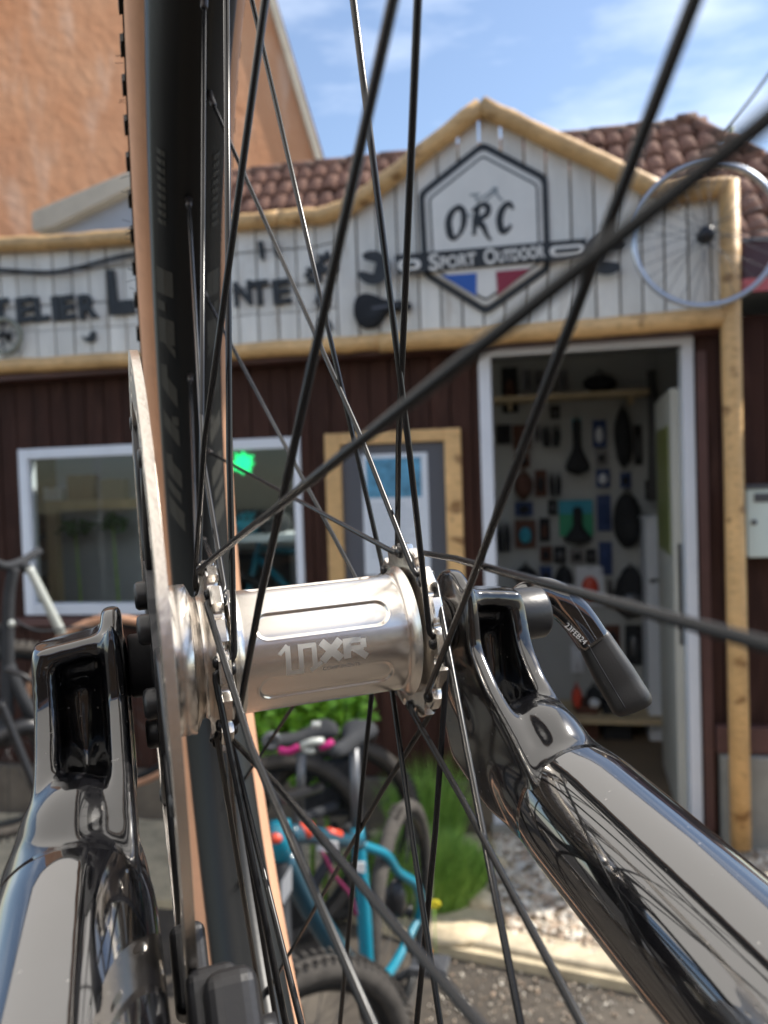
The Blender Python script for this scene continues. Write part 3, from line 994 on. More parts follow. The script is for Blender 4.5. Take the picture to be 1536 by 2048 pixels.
while x < xR - .02:
    wd = step * random.uniform(.94, 1.05)
    x2 = min(x + wd, xR)
    gap = .0045
    zt0, zt1 = interp(top_pts, x + gap), interp(top_pts, x2 - gap)
    zb0, zb1 = interp(bot_pts, x), interp(bot_pts, x2)
    dy = random.uniform(-.004, .004)
    xs = [x + gap, x2 - gap]
    peak = fp(962, 212)[0]
    if x < x_gable:
        cuts = [0, .27, .48, .76, 1]
    else:
        cuts = [0, 1]
    for c0, c1 in zip(cuts[:-1], cuts[1:]):
        g0 = .004 if c0 > 0 else 0
        j0, j1 = (random.uniform(-.006, .006) if len(cuts) > 2 and 0 < c < 1 else 0 for c in (c0, c1))
        za0, za1 = zb0 + (zt0 - zb0) * c0 + g0, zb1 + (zt1 - zb1) * c0 + g0
        zc0, zc1 = zb0 + (zt0 - zb0) * c1 - g0, zb1 + (zt1 - zb1) * c1 - g0
        pl = [(xs[0], za0), (xs[1], za1)]
        if xs[0] < peak < xs[1] and c1 == 1:
            pl += [(xs[1], zc1), (peak, fp(962, 212)[1]), (xs[0], zc0)]
        else:
            pl += [(xs[1], zc1), (xs[0], zc0)]
        # pairs of planks near the peak stop short: slits of sky show between them
        part('plank', MB().prism([pl], dy, dy + .02, FN), white_paint, para)
    x = x2
    k += 1
# rusty batten behind the planks, stops below the ridge so that light shows through the slits
bt = [(xL, interp(bot_pts, xL))] + [(xR, interp(bot_pts, xR))] + [(xR, interp(top_pts, xR)), fp(1325, 385), fp(1075, 315), fp(1040, 290), fp(880, 295), fp(845, 315), fp(690, 412), fp(520, 440), fp(262, 472), (xL, interp(top_pts, xL))]
part('backing_board', MB().prism([bt], .03, .04, FN), mat('weathered_backing', (.22, .16, .10), .8, var=.3, vs=8), shop)
def log(pts, r, name='log_rail', Y=-.03, par=None, seg=14):
    P = []
    for (a, b_) in zip(pts[:-1], pts[1:]):
        for i in range(6):
            t = i / 6
            P.append(fp3(a[0] + (b_[0] - a[0]) * t, a[1] + (b_[1] - a[1]) * t, Y))
    P.append(fp3(*pts[-1], Y))
    P = [p + Vector((0, random.uniform(-.002, .002), random.uniform(-.003, .003))) for p in P]
    return part(name, MB().sweep(P, [r * random.uniform(.96, 1.05) for _ in P], seg), log_wood, par or shop)
log([(-520, 527), (0, 490), (130, 484), (262, 473), (420, 450), (560, 437)], .037)
log([(560, 437), (650, 431), (704, 409)], .037)
log([(692, 417), (768, 366), (962, 213)], .040)
log([(962, 213), (1140, 296), (1325, 385)], .040)
log([(1316, 388), (1400, 377), (1462, 374)], .046)
log([(-520, 769), (0, 734), (262, 719), (560, 697), (760, 685)], .037)
log([(760, 685), (960, 672), (1200, 655), (1448, 634)], .043)
# log post on the right
P = [fp3(1458, 362, -.04), fp3(1461, 620, -.04), fp3(1467, 900, -.04), fp3(1474, 1250, -.04), fp3(1482, 1695, -.04)]
part('log_post', MB().sweep(P, [.040, .041, .039, .041, .042], 16), log_wood, shop)
# soffit under the parapet
pl = [fp(-520, 790, 0), fp(1448, 652, 0)]
for (a, b_) in (((-520, 797), (560, 722)), ((560, 722), (1448, 660))):
    x0_, z0_ = fp(*a, 0)
    x1_, z1_ = fp(*b_, 0)
    part('soffit_board', MB().prism([[(x0_, z0_), (x1_, z1_), (x1_, z1_ + .05), (x0_, z0_ + .05)]], .0, WY + .03, FN), maroon_wood, shop)
# lower wall of dark brown planks with openings
zt = lambda x_: interp([fp(-520, 796, WY), fp(1700, 630, WY)], x_)
def rect(px0, py0, px1, py1, Y=WY):
    a, b_, c, d = fp(px0, py0, Y), fp(px1, py0, Y), fp(px0, py1, Y), fp(px1, py1, Y)
    return (a[0] + c[0]) / 2, (b_[0] + d[0]) / 2, (c[1] + d[1]) / 2, (a[1] + b_[1]) / 2
win = (fp(45, 1060, WY)[0], fp(606, 1050, WY)[0], fp(300, 1229, WY)[1], fp(300, 887, WY)[1])
dor = (fp(980, 1200, WY)[0], fp(1394, 1200, WY)[0], .06, fp(1180, 702, WY)[1])
BASE = .10
x = fp(-560, 900, WY)[0]
xe = fp(1800, 900, WY)[0]
while x < xe:
    x2 = x + .098 * random.uniform(.96, 1.04)
    spans = [(BASE + .18, zt(x))]
    for (a0, a1, z0_, z1_) in (win, dor):
        cx = (x + x2) / 2
        if a0 < cx < a1:
            ns = []
            for (s_, e_) in spans:
                if s_ < z0_:
                    ns.append((s_, z0_))
                if e_ > z1_:
                    ns.append((z1_, e_))
            spans = ns
    for (s_, e_) in spans:
        if e_ - s_ > .02:
            part('wall_plank', MB().box(x + .003, x2 - .003, WY + random.uniform(-.003, .003), WY + .022, s_, e_), brown_wood, shop)
    x = x2
bw = MB()
x0_, x1_ = fp(-580, 900, WY)[0], xe
for (a0, a1, z0_, z1_) in ((x0_, win[0], 0, 2.35), (win[0], win[1], 0, win[2]), (win[0], win[1], win[3], 2.35), (win[1], dor[0], 0, 2.35), (dor[0], dor[1], dor[3], 2.35), (dor[1], x1_, 0, 2.35)):
    bw.box(a0, a1, WY + .025, WY + .07, z0_, z1_)
part('wall', bw, brown_wood, shop)
part('wall_base', MB().box(x0_, dor[0] - .01, WY - .03, WY + .02, 0, BASE + .17), mat('dirty_render_plinth', (.15, .12, .09), .9, var=.3, vs=6), shop)
part('sill_board', MB().box(win[0] - .06, win[1] + .05, WY - .05, WY + .02, win[2] - .05, win[2] - .012), maroon_wood, shop)
# shop window: white frame, two leaves
wn = pempty('window', shop)
fw = .052
a0, a1, z0_, z1_ = win
for (q0, q1, r0, r1) in ((a0, a0 + fw, z0_, z1_), (a1 - fw * .7, a1, z0_, z1_), (a0 + fw, a1 - fw * .7, z0_, z0_ + .058), (a0 + fw, a1 - fw * .7, z1_ - fw, z1_)):
    part('frame', MB().box(q0, q1, WY - .012, WY + .06, r0, r1), pvc, wn, bev=.004)
mid = fp(372, 1000, WY)[0]
part('mullion', MB().box(mid - .04, mid + .04, WY - .008, WY + .058, z0_ + .058, z1_ - fw), pvc, wn, bev=.004)
for q0, q1 in ((a0 + fw, mid - .04), (mid + .04, a1 - fw * .7)):
    part('pane', MB().box(q0, q1, WY + .02, WY + .026, z0_ + .058, z1_ - fw), glass_m, wn)
# doorway frame and the door standing open inside
dw = pempty('door_frame', shop)
a0, a1, z0_, z1_ = dor
part('jamb', MB().box(a0 - .022, a0 + .034, WY - .02, WY + .08, 0, z1_), pvc, dw, bev=.004)
part('jamb', MB().box(a1 - .046, a1 + .004, WY - .02, WY + .08, 0, z1_), pvc, dw, bev=.004)
part('head', MB().box(a0 - .022, a1 + .004, WY - .02, WY + .08, z1_, z1_ + .055), pvc, dw, bev=.004)
part('threshold', MB().box(a0 - .02, a1, WY - .05, WY + .1, 0, .085), concrete, dw)
dr = pempty('door', shop)
pa = Vector((a1 - .062, WY + .085, 0))
pb_ = Vector((fp(1326, 1200, WY + .80)[0], WY + .80, 0))
dm, dd = (pa + pb_) / 2, (pb_ - pa) / 2
dn_ = Vector((dd.y, -dd.x, 0)).normalized()
part('door_leaf', MB().obox(dm + Vector((0, 0, 1.08)), dn_ * .02, dd, (0, 0, .98)), mat('cream_door', (.46, .45, .40), .5, var=.05, vs=3), dr, bev=.004)
part('door_glass', MB().obox(dm - dn_ * .022 + Vector((0, 0, 1.60)), dn_ * .002, dd * .75, (0, 0, .30)), mat('olive_glass_print', (.20, .22, .06), .3), dr)
hq = pb_ * .85 + pa * .15 - dn_ * .03
part('handle', MB().sweep([hq + Vector((0, 0, 1.12)), hq - dn_ * .04 + Vector((0, 0, 1.12)), hq - dn_ * .04 - dd * .25 + Vector((0, 0, 1.12))], .009, 8), grey_metal, dr)
part('rubber_stop', MB().box(a1 - .062, a1 - .047, WY + .0805, WY + .11, .9, 1.36), dark_fab, dr, bev=.004)
# corner post beside the doorway
part('corner_board', MB().box(a1 + .012, a1 + .052, WY - .03, WY + .0, .1, 2.2), maroon_wood, shop)
part('lower_board', MB().box(a1 + .06, xe, WY - .06, WY - .005, fp(1500, 1500, WY)[1], fp(1500, 1447, WY)[1]), maroon_wood, shop, bev=.005)
# interior room
rm = pempty('shop_room', shop)
RX0, RX1, RY1 = -3.3, 1.95, 1.75
xd0 = dor[0] - .35
part('timber_lining', MB().box(RX0 + .01, fp(420, 1000, 1.7)[0], RY1 - .03, RY1 - .001, 1.2, 2.44), mat('warm_timber_lining', (.20, .13, .075), .7, var=.5, vs=4, stretch=(1, 1, 3)), rm)
part('room_floor', MB().box(RX0, RX1, WY + .071, RY1, .0, .07), mat('worn_shop_floor', (.16, .12, .08), .7, var=.2, vs=3), rm)
part('back_wall', MB().box(RX0, RX1, RY1, RY1 + .05, .0, 2.45), room_m, rm)
part('side_wall', MB().box(RX1, RX1 + .05, WY + .071, RY1 + .05, .0, 2.45), room_m, rm)
part('side_wall', MB().box(RX0 - .05, RX0, WY + .071, RY1 + .05, .0, 2.45), room_m, rm)
LIGHT_GAPS = [(-2.5, -1.2), (.05, 1.05)]                       # two glazed roof openings added to light the room, unseen behind the parapet
for q0, q1 in ((RX0 - .05, LIGHT_GAPS[0][0]), (LIGHT_GAPS[0][1], LIGHT_GAPS[1][0]), (LIGHT_GAPS[1][1], RX1 + .05)):
    part('room_ceiling', MB().box(q0, q1, WY + .071, RY1 + .05, 2.451, 2.50), room_m, rm)
for q0, q1 in LIGHT_GAPS:
    part('room_ceiling', MB().box(q0, q1, WY + .071, .40, 2.451, 2.50), room_m, rm)
    part('room_ceiling', MB().box(q0, q1, 1.15, RY1 + .05, 2.451, 2.50), room_m, rm)
    part('added_skylight', MB().box(q0, q1, .40, 1.15, 2.505, 2.511), glass_m, rm)

# roof: rows of half-round tiles on a slope behind the parapet
roof = pempty('roof', shop)
tw_, tl_ = .128, .235
def tile_mesh():
    vs, fs = [], []
    n_ = 7
    for (y, z, s_) in ((0, 0, 1.0), (tl_ * 1.16, .0, .84)):
        for th in (0, .012):
            for i in range(n_ + 1):
                t = math.pi * i / n_
                rr = (tw_ * .54 - th) * s_
                vs.append((-rr * math.cos(t), y, rr * .62 * math.sin(t) + z))
    m_ = n_ + 1
    for i in range(n_):
        fs += [(i, i + 1, 2 * m_ + i + 1, 2 * m_ + i), (m_ + i + 1, m_ + i, 3 * m_ + i, 3 * m_ + i + 1), (i + 1, i, m_ + i, m_ + i + 1)]
    return MB().add(vs, fs, True)
tme = mesh('roof_tile', tile_mesh(), tile_m)
YR = 3.0                                                  # ridge depth behind the facade
zr = fp(1150, 268, YR)[1]
pitch = math.atan2(zr - 2.15, YR - .9)
rowv = Vector((0, math.cos(pitch), math.sin(pitch)))
xr = fp(1382, 250, YR)[0]
nrow = 9
for j in range(nrow):
    pz = Vector((0, YR, zr - .03)) - rowv * (tl_ * (j + 1))
    xa = fp(380, 350, YR)[0]
    xb = xr + .17 * j * .98
    low = pz.z < 2.66
    x = 2.06 if low else xa
    while x < xb:
        zc = interp(top_pts, x * .62) if False else 0
        o = piece('roof_tile', tme, roof, (x, pz.y + random.uniform(-.012, .012), pz.z + .02 * 0 + random.uniform(-.004, .006)), (pitch + R(-2.0), R(random.uniform(-2, 2)), R(random.uniform(-2, 2))))
        x += tw_ * 1.02
def deck(xa_, xb0, xb1, y0_, y1_):
    zf = lambda y_: zr - .07 - math.tan(pitch) * (YR - y_)
    vs = [(xa_, y1_, zf(y1_)), (xb0, y1_, zf(y1_)), (xb1, y0_, zf(y0_)), (xa_, y0_, zf(y0_))]
    vs += [(a_, b_, c_ - .05) for a_, b_, c_ in vs]
    part('roof_deck', MB().add(vs, [(0, 1, 2, 3), (4, 7, 6, 5), (0, 4, 5, 1), (1, 5, 6, 2), (2, 6, 7, 3), (3, 7, 4, 0)]), tile_m, roof)
ym = YR - (zr - .07 - 2.60) / math.tan(pitch)
deck(fp(300, 350, YR)[0], xr, xr + 1.8 * (YR - ym) / (YR - .9), ym, YR)
deck(2.06, xr + 1.8 * (YR - ym) / (YR - .9), xr + 1.8, .9, ym)
# ridge tiles
rdm = mesh('ridge_tile', MB().sweep([(0, 0, 0), (.36, 0, 0)], [.075, .062], 12), tile_m)
x = fp(380, 350, YR)[0]
while x < xr - .1:
    piece('ridge_tile', rdm, roof, (x, YR + .02, zr - .02), (0, R(random.uniform(-1, 1)), 0), (.85, .8, .8))
    x += .28
piece('ridge_tile', rdm, roof, (xr - .10, YR + .0, zr + .0), (0, R(-6), 0), (.4, .80, .75))
for k in range(6):                                        # verge down the hip on the right
    p = Vector((xr, YR, zr - .01)).lerp(Vector((xr + 1.8, .9, zr - math.tan(pitch) * (YR - .9))), k * .105 + .02)
    q = Vector((xr, YR, zr - .01)).lerp(Vector((xr + 1.8, .9, zr - math.tan(pitch) * (YR - .9))), k * .105 + .14)
    d = (q - p).normalized()
    o = piece('hip_tile', rdm, roof, p, Vector((1, 0, 0)).rotation_difference(d).to_euler(), (.85, .75, .75))
part('ridge_board', MB().box(fp(380, 350, YR)[0] - .1, xr, YR + .06, YR + .12, zr - .12, zr + .03), mat('dark_ridge_timber', (.05, .045, .04), .8), roof)

# ------------------------------------------------------------------ signs and ornaments on the parapet
def mono(nm, lab, cat, px, py, Y=-.02, group=None):
    x_, z_ = fp(px, py, Y)
    return thing(nm, lab, cat, M_FAC, (x_, Y, z_), group)
SY = -.008
sign = mono('hexagon_sign', 'six-sided ORC sport outdoor sign on the white gable planks', 'sign', 968, 630)
hexa = [(965, 284), (1095, 353), (1101, 540), (972, 630), (846, 552), (837, 386)]
def inset(pts, k):
    cx, cy = sum(p[0] for p in pts) / len(pts), sum(p[1] for p in pts) / len(pts)
    return [(cx + (x - cx) * k, cy + (y - cy) * k) for x, y in pts]
lay = [('outer_band', 1.0, black_paint, 14), ('sign_margin', .915, sign_grey, 12), ('margin_light', .895, sign_white, 11), ('inner_line', .845, black_paint, 9), ('sign_panel', .815, sign_white, 7)]
for i, (nm, k_, m_, rd) in enumerate(lay):
    part(nm, MB().prism([fpoly(rounded(inset(hexa, k_), rd), SY - .006 * i)], SY - .006 * (i + 1), SY - .006 * i, FN), m_, sign)
TY = SY - .031
def stroke(px_pts, rad, m_, nm, par, Y=TY, flat=.35):
    P = smooth_path([fp3(a, b_, Y) for a, b_ in px_pts], 6)
    n_ = len(P)
    rr = [rad[min(int(i / (n_ - 1) * (len(rad) - 1)), len(rad) - 2)] * (1 - (i / (n_ - 1) * (len(rad) - 1)) % 1) + rad[min(int(i / (n_ - 1) * (len(rad) - 1)) + 1, len(rad) - 1)] * ((i / (n_ - 1) * (len(rad) - 1)) % 1) for i in range(n_)]
    return part(nm, MB().sweep(P, [(r, .003) for r in rr], 8, up=(0, 0, 1)) if False else MB().sweep(P, [(.003, r) for r in rr], 8, up=(0, 1, 0)), m_, par)
u = .0039
stroke([(918, 415), (904, 424), (897, 446), (903, 474), (916, 472), (927, 450), (927, 424), (918, 414), (908, 418)], [2.2 * u, 3.8 * u, 4.2 * u, 2 * u, 3.6 * u, 3.2 * u, 2 * u], black_paint, 'letter_o', sign)
stroke([(957, 412), (951, 440), (948, 470)], [2.5 * u, 3.6 * u, 1.5 * u], black_paint, 'letter_r', sign)
stroke([(944, 422), (960, 410), (975, 412), (974, 428), (956, 441), (966, 452), (974, 470), (982, 480)], [1.5 * u, 2.8 * u, 3.5 * u, 3.2 * u, 3.8 * u, 2.5 * u, 1.2 * u], black_paint, 'letter_r', sign)
stroke([(1026, 418), (1018, 407), (1005, 418), (999, 440), (1004, 462), (1014, 460), (1022, 450)], [1.6 * u, 3.2 * u, 4 * u, 4 * u, 3.2 * u, 1.4 * u], black_paint, 'letter_c', sign)
gs = mat('grey_bike_print', (.25, .28, .29), .6)
for pts in ([(940, 390), (960, 388)], [(950, 390), (955, 404)], [(955, 402), (990, 378)], [(990, 374), (996, 392), (1006, 402)], [(962, 410), (990, 384)], [(984, 377), (996, 378)], [(925, 428), (944, 432)]):
    stroke(pts, [1.2 * u, 1.2 * u], gs, 'bike_drawing', sign, TY + .001)
# banner with wrench heads
ban = [(790, 511), (1172, 478), (1176, 516), (794, 549)]
YB = SY - .034
part('banner', MB().prism([fpoly(ban, YB)], YB - .008, YB, FN), black_paint, sign)
def wrench_head(cx, cy, r, ang, half):
    pts = []
    for t in range(0, 361, 12):
        a = (t - 180) 
        if abs(a) > 180 - half:
            continue
        pts.append((cx + r * math.cos(R(a + ang + 0)), cy + r * math.sin(R(a + ang))))
    d = Vector((math.cos(R(ang + 180)), math.sin(R(ang + 180))))
    n_ = Vector((-d.y, d.x))
    w_ = r * .34
    c = Vector((cx, cy))
    inner = [c + d * (r * .62) - n_ * w_, c - d * (r * .12) - n_ * w_, c - d * (r * .12) + n_ * w_, c + d * (r * .62) + n_ * w_]
    return pts + [tuple(p) for p in inner]
for (cx, cy, r, ang, half) in ((746, 536, 34, 14, 34), (1212, 508, 42, 180 + 8, 30)):
    part('wrench_head', MB().prism([fpoly(wrench_head(cx, cy, r, ang, half), YB)], YB - .008, YB, FN), black_paint, sign)
def slot(x0_, y0_, x1_, y1_, r, nm, m_, Y):
    a = math.atan2(y1_ - y0_, x1_ - x0_)
    pts = [(x1_ + r * math.cos(a + R(t)), y1_ + r * math.sin(a + R(t))) for t in range(-90, 91, 18)] + [(x0_ + r * math.cos(a + R(t)), y0_ + r * math.sin(a + R(t))) for t in range(90, 271, 18)]
    part(nm, MB().prism([fpoly(pts, Y)], Y - .003, Y, FN), m_, sign)
for q in ((1110, 503, 1159, 499, 10.5, 4.2), (806, 531, 831, 529, 10.5, 4.2)):
    slot(*q[:5], 'banner_slot', sign_white, YB - .008)
    slot(q[0] + 3, q[1], q[2] - 3, q[3], q[5], 'banner_slot', black_paint, YB - .011)
def ftext(nm, body, par, px, py, hpx, m_, Y, ang=0, wpx=None, off=0.0, ext=.0015, label=None, shear=0):
    x_, z_ = fp(px, py, Y)
    x2_, z2_ = fp(px, py - hpx, Y)
    size = (z2_ - z_) / .70
    o = text(nm, body, par, (x_, Y, z_), size, m_, extrude=ext, offset=off, label=label, shear=shear)
    o.rotation_euler = (R(90), R(ang), 0)
    if wpx:
        bpy.context.view_layer.update()
        wcur = o.dimensions.x
        wt = fp(px + wpx, py, Y)[0] - x_
        if wcur > 0:
            o.scale = (wt / wcur, 1, 1)
    return o
AS = -2.2
ftext('lettering', 'S', sign, 858, 541, 32, sign_white, YB - .0105, AS, 20, .0022)
ftext('lettering', 'PORT', sign, 880, 538, 24, sign_white, YB - .0105, AS, 72, .0022)
ftext('lettering', 'O', sign, 968, 529, 30, sign_white, YB - .0105, AS, 26, .0022)
ftext('lettering', 'UTDOOR', sign, 996, 525, 23, sign_white, YB - .0105, AS, 94, .0022)
for nm, pl, m_ in (('flag_blue_field', [(883, 551), (953, 546), (953, 593)], blue_paint), ('flag_red_field', [(992, 543), (1061, 537), (995, 591)], red_paint)):
    part(nm, MB().prism([fpoly(pl, SY - .033)], SY - .0345, SY - .0305, FN), m_, sign)
# big black lettering
ltr = mono('shop_lettering', 'big black cut-out letters of the workshop name across white planks', 'lettering', 100, 640, -.01)
xx = [(-44, 28, 'A'), (-12, 34, 'T'), (33, 34, 'E'), (70, 28, 'L'), (104, 14, 'I'), (120, 30, 'E'), (158, 38, 'R')]
for i, (px, wx, ch) in enumerate(xx):
    ftext('letter', ch, ltr, px, 649 - (px + 44) * .055, 46, black_paint, -.012, -3.5, wx, .007, .006)
stk = lambda pts, nm='letter': part(nm, MB().prism([fpoly(pts, -.01)], -.022, -.006, FN), black_paint, ltr)
stk([(214, 540), (229, 540), (236, 604), (268, 600), (272, 628), (221, 631)])
for (px, wx, ch) in ((468, 36, 'N'), (505, 36, 'T'), (545, 36, 'E')):
    ftext('letter', ch, ltr, px, 612 - (px - 468) * .05, 46, black_paint, -.012, -3, wx, .006, .006)
# small cut-out shapes
def blobshape(nm, lab, cat, pts, group=None, r=4):
    x_, z_ = fp(*pts[0], -.02)
    return solo(nm, MB().prism([fpoly(rounded(pts, r, 3), -.008)], -.018, -.006, FN), black_paint, lab, cat, M_FAC, (x_, -.01, z_), group)
blobshape('bird_cutout', 'small black cut-out bird below the big letters', 'ornament', [(163, 672), (176, 676), (186, 662), (192, 663), (192, 680), (184, 686), (172, 683)], r=2)
blobshape('feather_cutout', 'black slanted drop shape on planks, left of the pair above the letters', 'ornament', [(516, 484), (526, 482), (530, 505), (529, 522), (521, 518)], r=3)
blobshape('feather_cutout', 'black slanted drop shape on planks, right of the pair above the letters', 'ornament', [(546, 484), (554, 482), (559, 500), (558, 516), (551, 512)], r=3)
def gear(px, py, r, lab):
    pts = []
    for t in range(0, 360, 12):
        k = 1.0 if (t // 24) % 2 else .74
        pts.append((px + r * k * math.cos(R(t)), py + r * 1.05 * k * math.sin(R(t))))
    ho = [(px + r * .3 * math.cos(R(t)), py + r * .3 * math.sin(R(t))) for t in range(0, 360, 30)]
    x_, z_ = fp(px, py, -.02)
    solo('gear_cutout', MB().prism([fpoly(pts, -.008), fpoly(ho, -.008)], -.02, -.006, FN), black_paint, lab, 'ornament', M_FAC, (x_, -.01, z_))
gear(655, 528, 24, 'largest black gear cut-out on the planks left of the wrench')
gear(628, 550, 19, 'black gear cut-out touching the lower left of the largest gear')
gear(645, 603, 16, 'small black gear cut-out beside the last big letter')
blobshape('fin_cutout', 'black curved fin cut-out below the small gear', 'ornament', [(638, 640), (652, 634), (664, 648), (668, 664), (656, 654)], r=3)
# black cable across the left planks
P = smooth_path([fp3(a, b_, -.03) for a, b_ in ((-150, 530), (0, 540), (90, 545), (150, 537), (210, 521), (270, 508), (380, 496), (440, 470))], 6)
solo('black_cable', MB().sweep(P, .011, 8), black_paint, 'black cable sagging across the white planks above the letters', 'cable', M_FAC, P[6])

# bicycle wheel builder for distant wheels
def far_wheel(par, c, ax, r, tyre_m, rim_mt, ns=16, tr=.022, hub_m=satin_black, spk=.0012, hubr=.02, knobs=True):
    c, ax = V3(c), V3(ax).normalized()
    U = Vector((0, 0, 1)) if abs(ax.z) < .9 else Vector((1, 0, 0))
    U = (U - ax * U.dot(ax)).normalized()
    W = ax.cross(U)
    if tyre_m:
        pf = [(tr * math.cos(R(t)), r - tr + tr * math.sin(R(t))) for t in range(0, 360, 45)]
        part('tyre', MB().lathe(pf, 40, O=c, A=ax, U=U, closed=True), tyre_m, par)
        kb_ = MB()
        for i in range(84 if knobs else 3):
            t = R(i * 360 / 84)
            for s_ in (-.6, .6):
                t2 = t + (.05 if s_ > 0 else 0)
                d_ = U * math.cos(t2) + W * math.sin(t2)
                e_ = ax.cross(d_)
                kb_.obox(c + d_ * (r + .001) + ax * (tr * s_), ax * tr * .30, e_ * r * .011, d_ * .0028)
        part('tread_knobs', kb_, tyre_m, par, kind='stuff')
        rr = r - 2 * tr
    else:
        rr = r
    pf = [(-.011, rr + .008), (.011, rr + .008), (.012, rr - .004), (.006, rr - .014), (-.006, rr - .014), (-.012, rr - .004)]
    part('rim', MB().lathe(pf, 48, O=c, A=ax, U=U, closed=True), rim_mt, par)
    for i in range(ns):
        t = R(i * 360 / ns)
        s_ = 1 if i % 2 else -1
        d_ = U * math.cos(t) + W * math.sin(t)
        h_ = U * math.cos(t + s_ * .9 * (1 if (i // 2) % 2 else -1)) + W * math.sin(t + s_ * .9 * (1 if (i // 2) % 2 else -1))
        part('spoke', MB().sweep([c + h_ * hubr * .9 + ax * .025 * s_, c + d_ * (rr - .01)], spk, 5), grey_metal if tyre_m is None else satin_black, par)
    part('hub', MB().lathe([(-.035, 0), (-.035, hubr * .5), (-.028, hubr), (-.022, hubr), (-.018, hubr * .6), (.018, hubr * .6), (.022, hubr), (.028, hubr), (.035, hubr * .5), (.035, 0)], 20, O=c, A=ax, U=U), hub_m, par)
c = fp3(1412, 470, -.12)
ow_ = thing('wheel_decoration', 'bare silver bicycle wheel hung beside the log post', 'wheel', M_FAC, c)
rw = (fp(1412, 470, -.12)[1] - fp(1412, 612, -.12)[1])
far_wheel(ow_, c, (0.0, 1, .03), rw, None, alu_rim, 32, hubr=.032, spk=.0013)
part('wall_hook', MB().sweep([c + Vector((0, .03, .01)), c + Vector((0, .16, .01))], .006, 6), satin_black, ow_)
c = fp3(10, 672, -.03)
ow2 = thing('small_wheel_ornament', 'small pale wheel ornament below the first big letters', 'ornament', M_FAC, c)
far_wheel(ow2, c, (0, 1, 0), .085, None, mat('pale_olive_paint', (.25, .25, .2), .6), 8, hubr=.018, spk=.003)
# saddle builder: outline width and height along its length
def saddle_mb(o_, fx, sx, uz, ln=.27, wd=.145, ht=.05):
    o_, fx, sx, uz = V3(o_), V3(fx).normalized(), V3(sx).normalized(), V3(uz).normalized()
    N_, K_ = 18, 14
    vs, fs = [], []
    for i in range(N_ + 1):
        t = i / N_                                    # 0 rear, 1 nose
        q_ = min(max((t - .12) / .42, 0), 1)
        hw = wd / 2 * (1 - .68 * (q_ * q_ * (3 - 2 * q_)) ** .8) * math.sqrt(max(.02, 1 - max(0, 1 - t / .17) ** 2))
        if t > .94:
            hw *= max(0.02, 1 - ((t - .94) / .06) ** 2) ** .5
        h_ = ht * (1 - .35 * t) * min(1, (t + .01) / .1) ** .5 * (1 if t < .94 else max(.1, 1 - ((t - .94) / .06) ** 2) ** .5)
        for k in range(K_):
            a = 2 * math.pi * k / K_
            y = math.cos(a)
            z = math.sin(a)
            zz = z * h_ * (.42 if z < 0 else .58) + ht * .12 * math.cos(t * 6)
            vs.append(o_ + fx * (ln * (t - .4)) + sx * hw * math.copysign(abs(y) ** .8, y) + uz * zz)
    for i in range(N_):
        for k in range(K_):
            a, b_ = i * K_ + k, i * K_ + (k + 1) % K_
            fs.append((a, b_, b_ + K_, a + K_))
    fs += [tuple(reversed(range(K_))), tuple(range(N_ * K_, N_ * K_ + K_))]
    return MB().add(vs, fs, True)
c = fp3(752, 620, -.05)
sdl = thing('wall_saddle', 'black bike saddle mounted on the white planks under the wrench', 'saddle', M_FAC, c)
so_ = [(707, 610), (712, 594), (726, 586), (742, 587), (765, 597), (790, 602), (815, 602), (823, 608), (822, 617), (808, 621), (785, 622), (772, 630), (762, 645), (748, 656), (730, 657), (714, 648), (707, 630)]
for k_, (ins, y0_, y1_) in enumerate(((1.0, -.030, -.012), (.93, -.046, -.030), (.80, -.060, -.046), (.58, -.068, -.060))):
    part('cushion' if k_ == 0 else 'padding_layer', MB().prism([fpoly(rounded(inset(so_, ins), 4, 3), -.03)], y0_, y1_, FN), dark_fab, sdl, bev=.006)
part('grey_strip', MB().prism([fpoly([(745, 616), (795, 609), (796, 613), (746, 621)], -.05)], -.0695, -.0685, FN), slate_board, sdl)  # narrow slate grey strip along the cushion
part('rails', MB().sweep([c + Vector((-.07, .015, .02)), c + Vector((0, .035, .015)), c + Vector((.09, .02, .01))], .004, 6), grey_metal, sdl)
# framed poster
pf_ = rect(656, 862, 926, 1196, WY - .02)
pst = thing('poster_frame', 'pine framed slate board with a pale paper poster', 'poster', M_FAC, (pf_[0], WY - .02, pf_[2]))
x0_, x1_, z0_, z1_ = pf_
fwp = .075
for q in ((x0_, x0_ + fwp, z0_, z1_), (x1_ - fwp, x1_, z0_, z1_), (x0_ + fwp, x1_ - fwp, z1_ - fwp * .75, z1_), (x0_ + fwp, x1_ - fwp, z0_, z0_ + fwp)):
    part('frame', MB().box(q[0], q[1], WY - .045, WY - .008, q[2], q[3]), log_wood, pst, bev=.005)
part('board', MB().box(x0_ + fwp - .01, x1_ - fwp + .01, WY - .02, WY - .008, z0_ + .02, z1_ - .03), slate_board, pst)
pp = rect(727, 907, 858, 1150, WY - .022)
part('paper', MB().box(pp[0], pp[1], WY - .0235, WY - .0205, pp[2], pp[3]), white_card, pst)
hh = pp[3] - pp[2]
part('printed_picture', MB().box(pp[0] + .02, pp[1] - .03, WY - .0245, WY - .0236, pp[3] - hh * .36, pp[3] - .02), posterblue, pst)
lb_ = MB()
for i in range(11):
    zz = pp[3] - hh * (.42 + i * .042)
    lb_.box(pp[0] + .03, pp[1] - .03 - random.uniform(0, .09), WY - .0242, WY - .0236, zz - .003, zz)
part('printed_lines', lb_, mat('grey_print', (.28, .32, .38), .7), pst)
part('blue_stamp', MB().box(pp[1] - .10, pp[1] - .03, WY - .0242, WY - .0236, pp[2] + .05, pp[2] + .08), mat('light_blue_print', (.08, .3, .6), .6), pst)
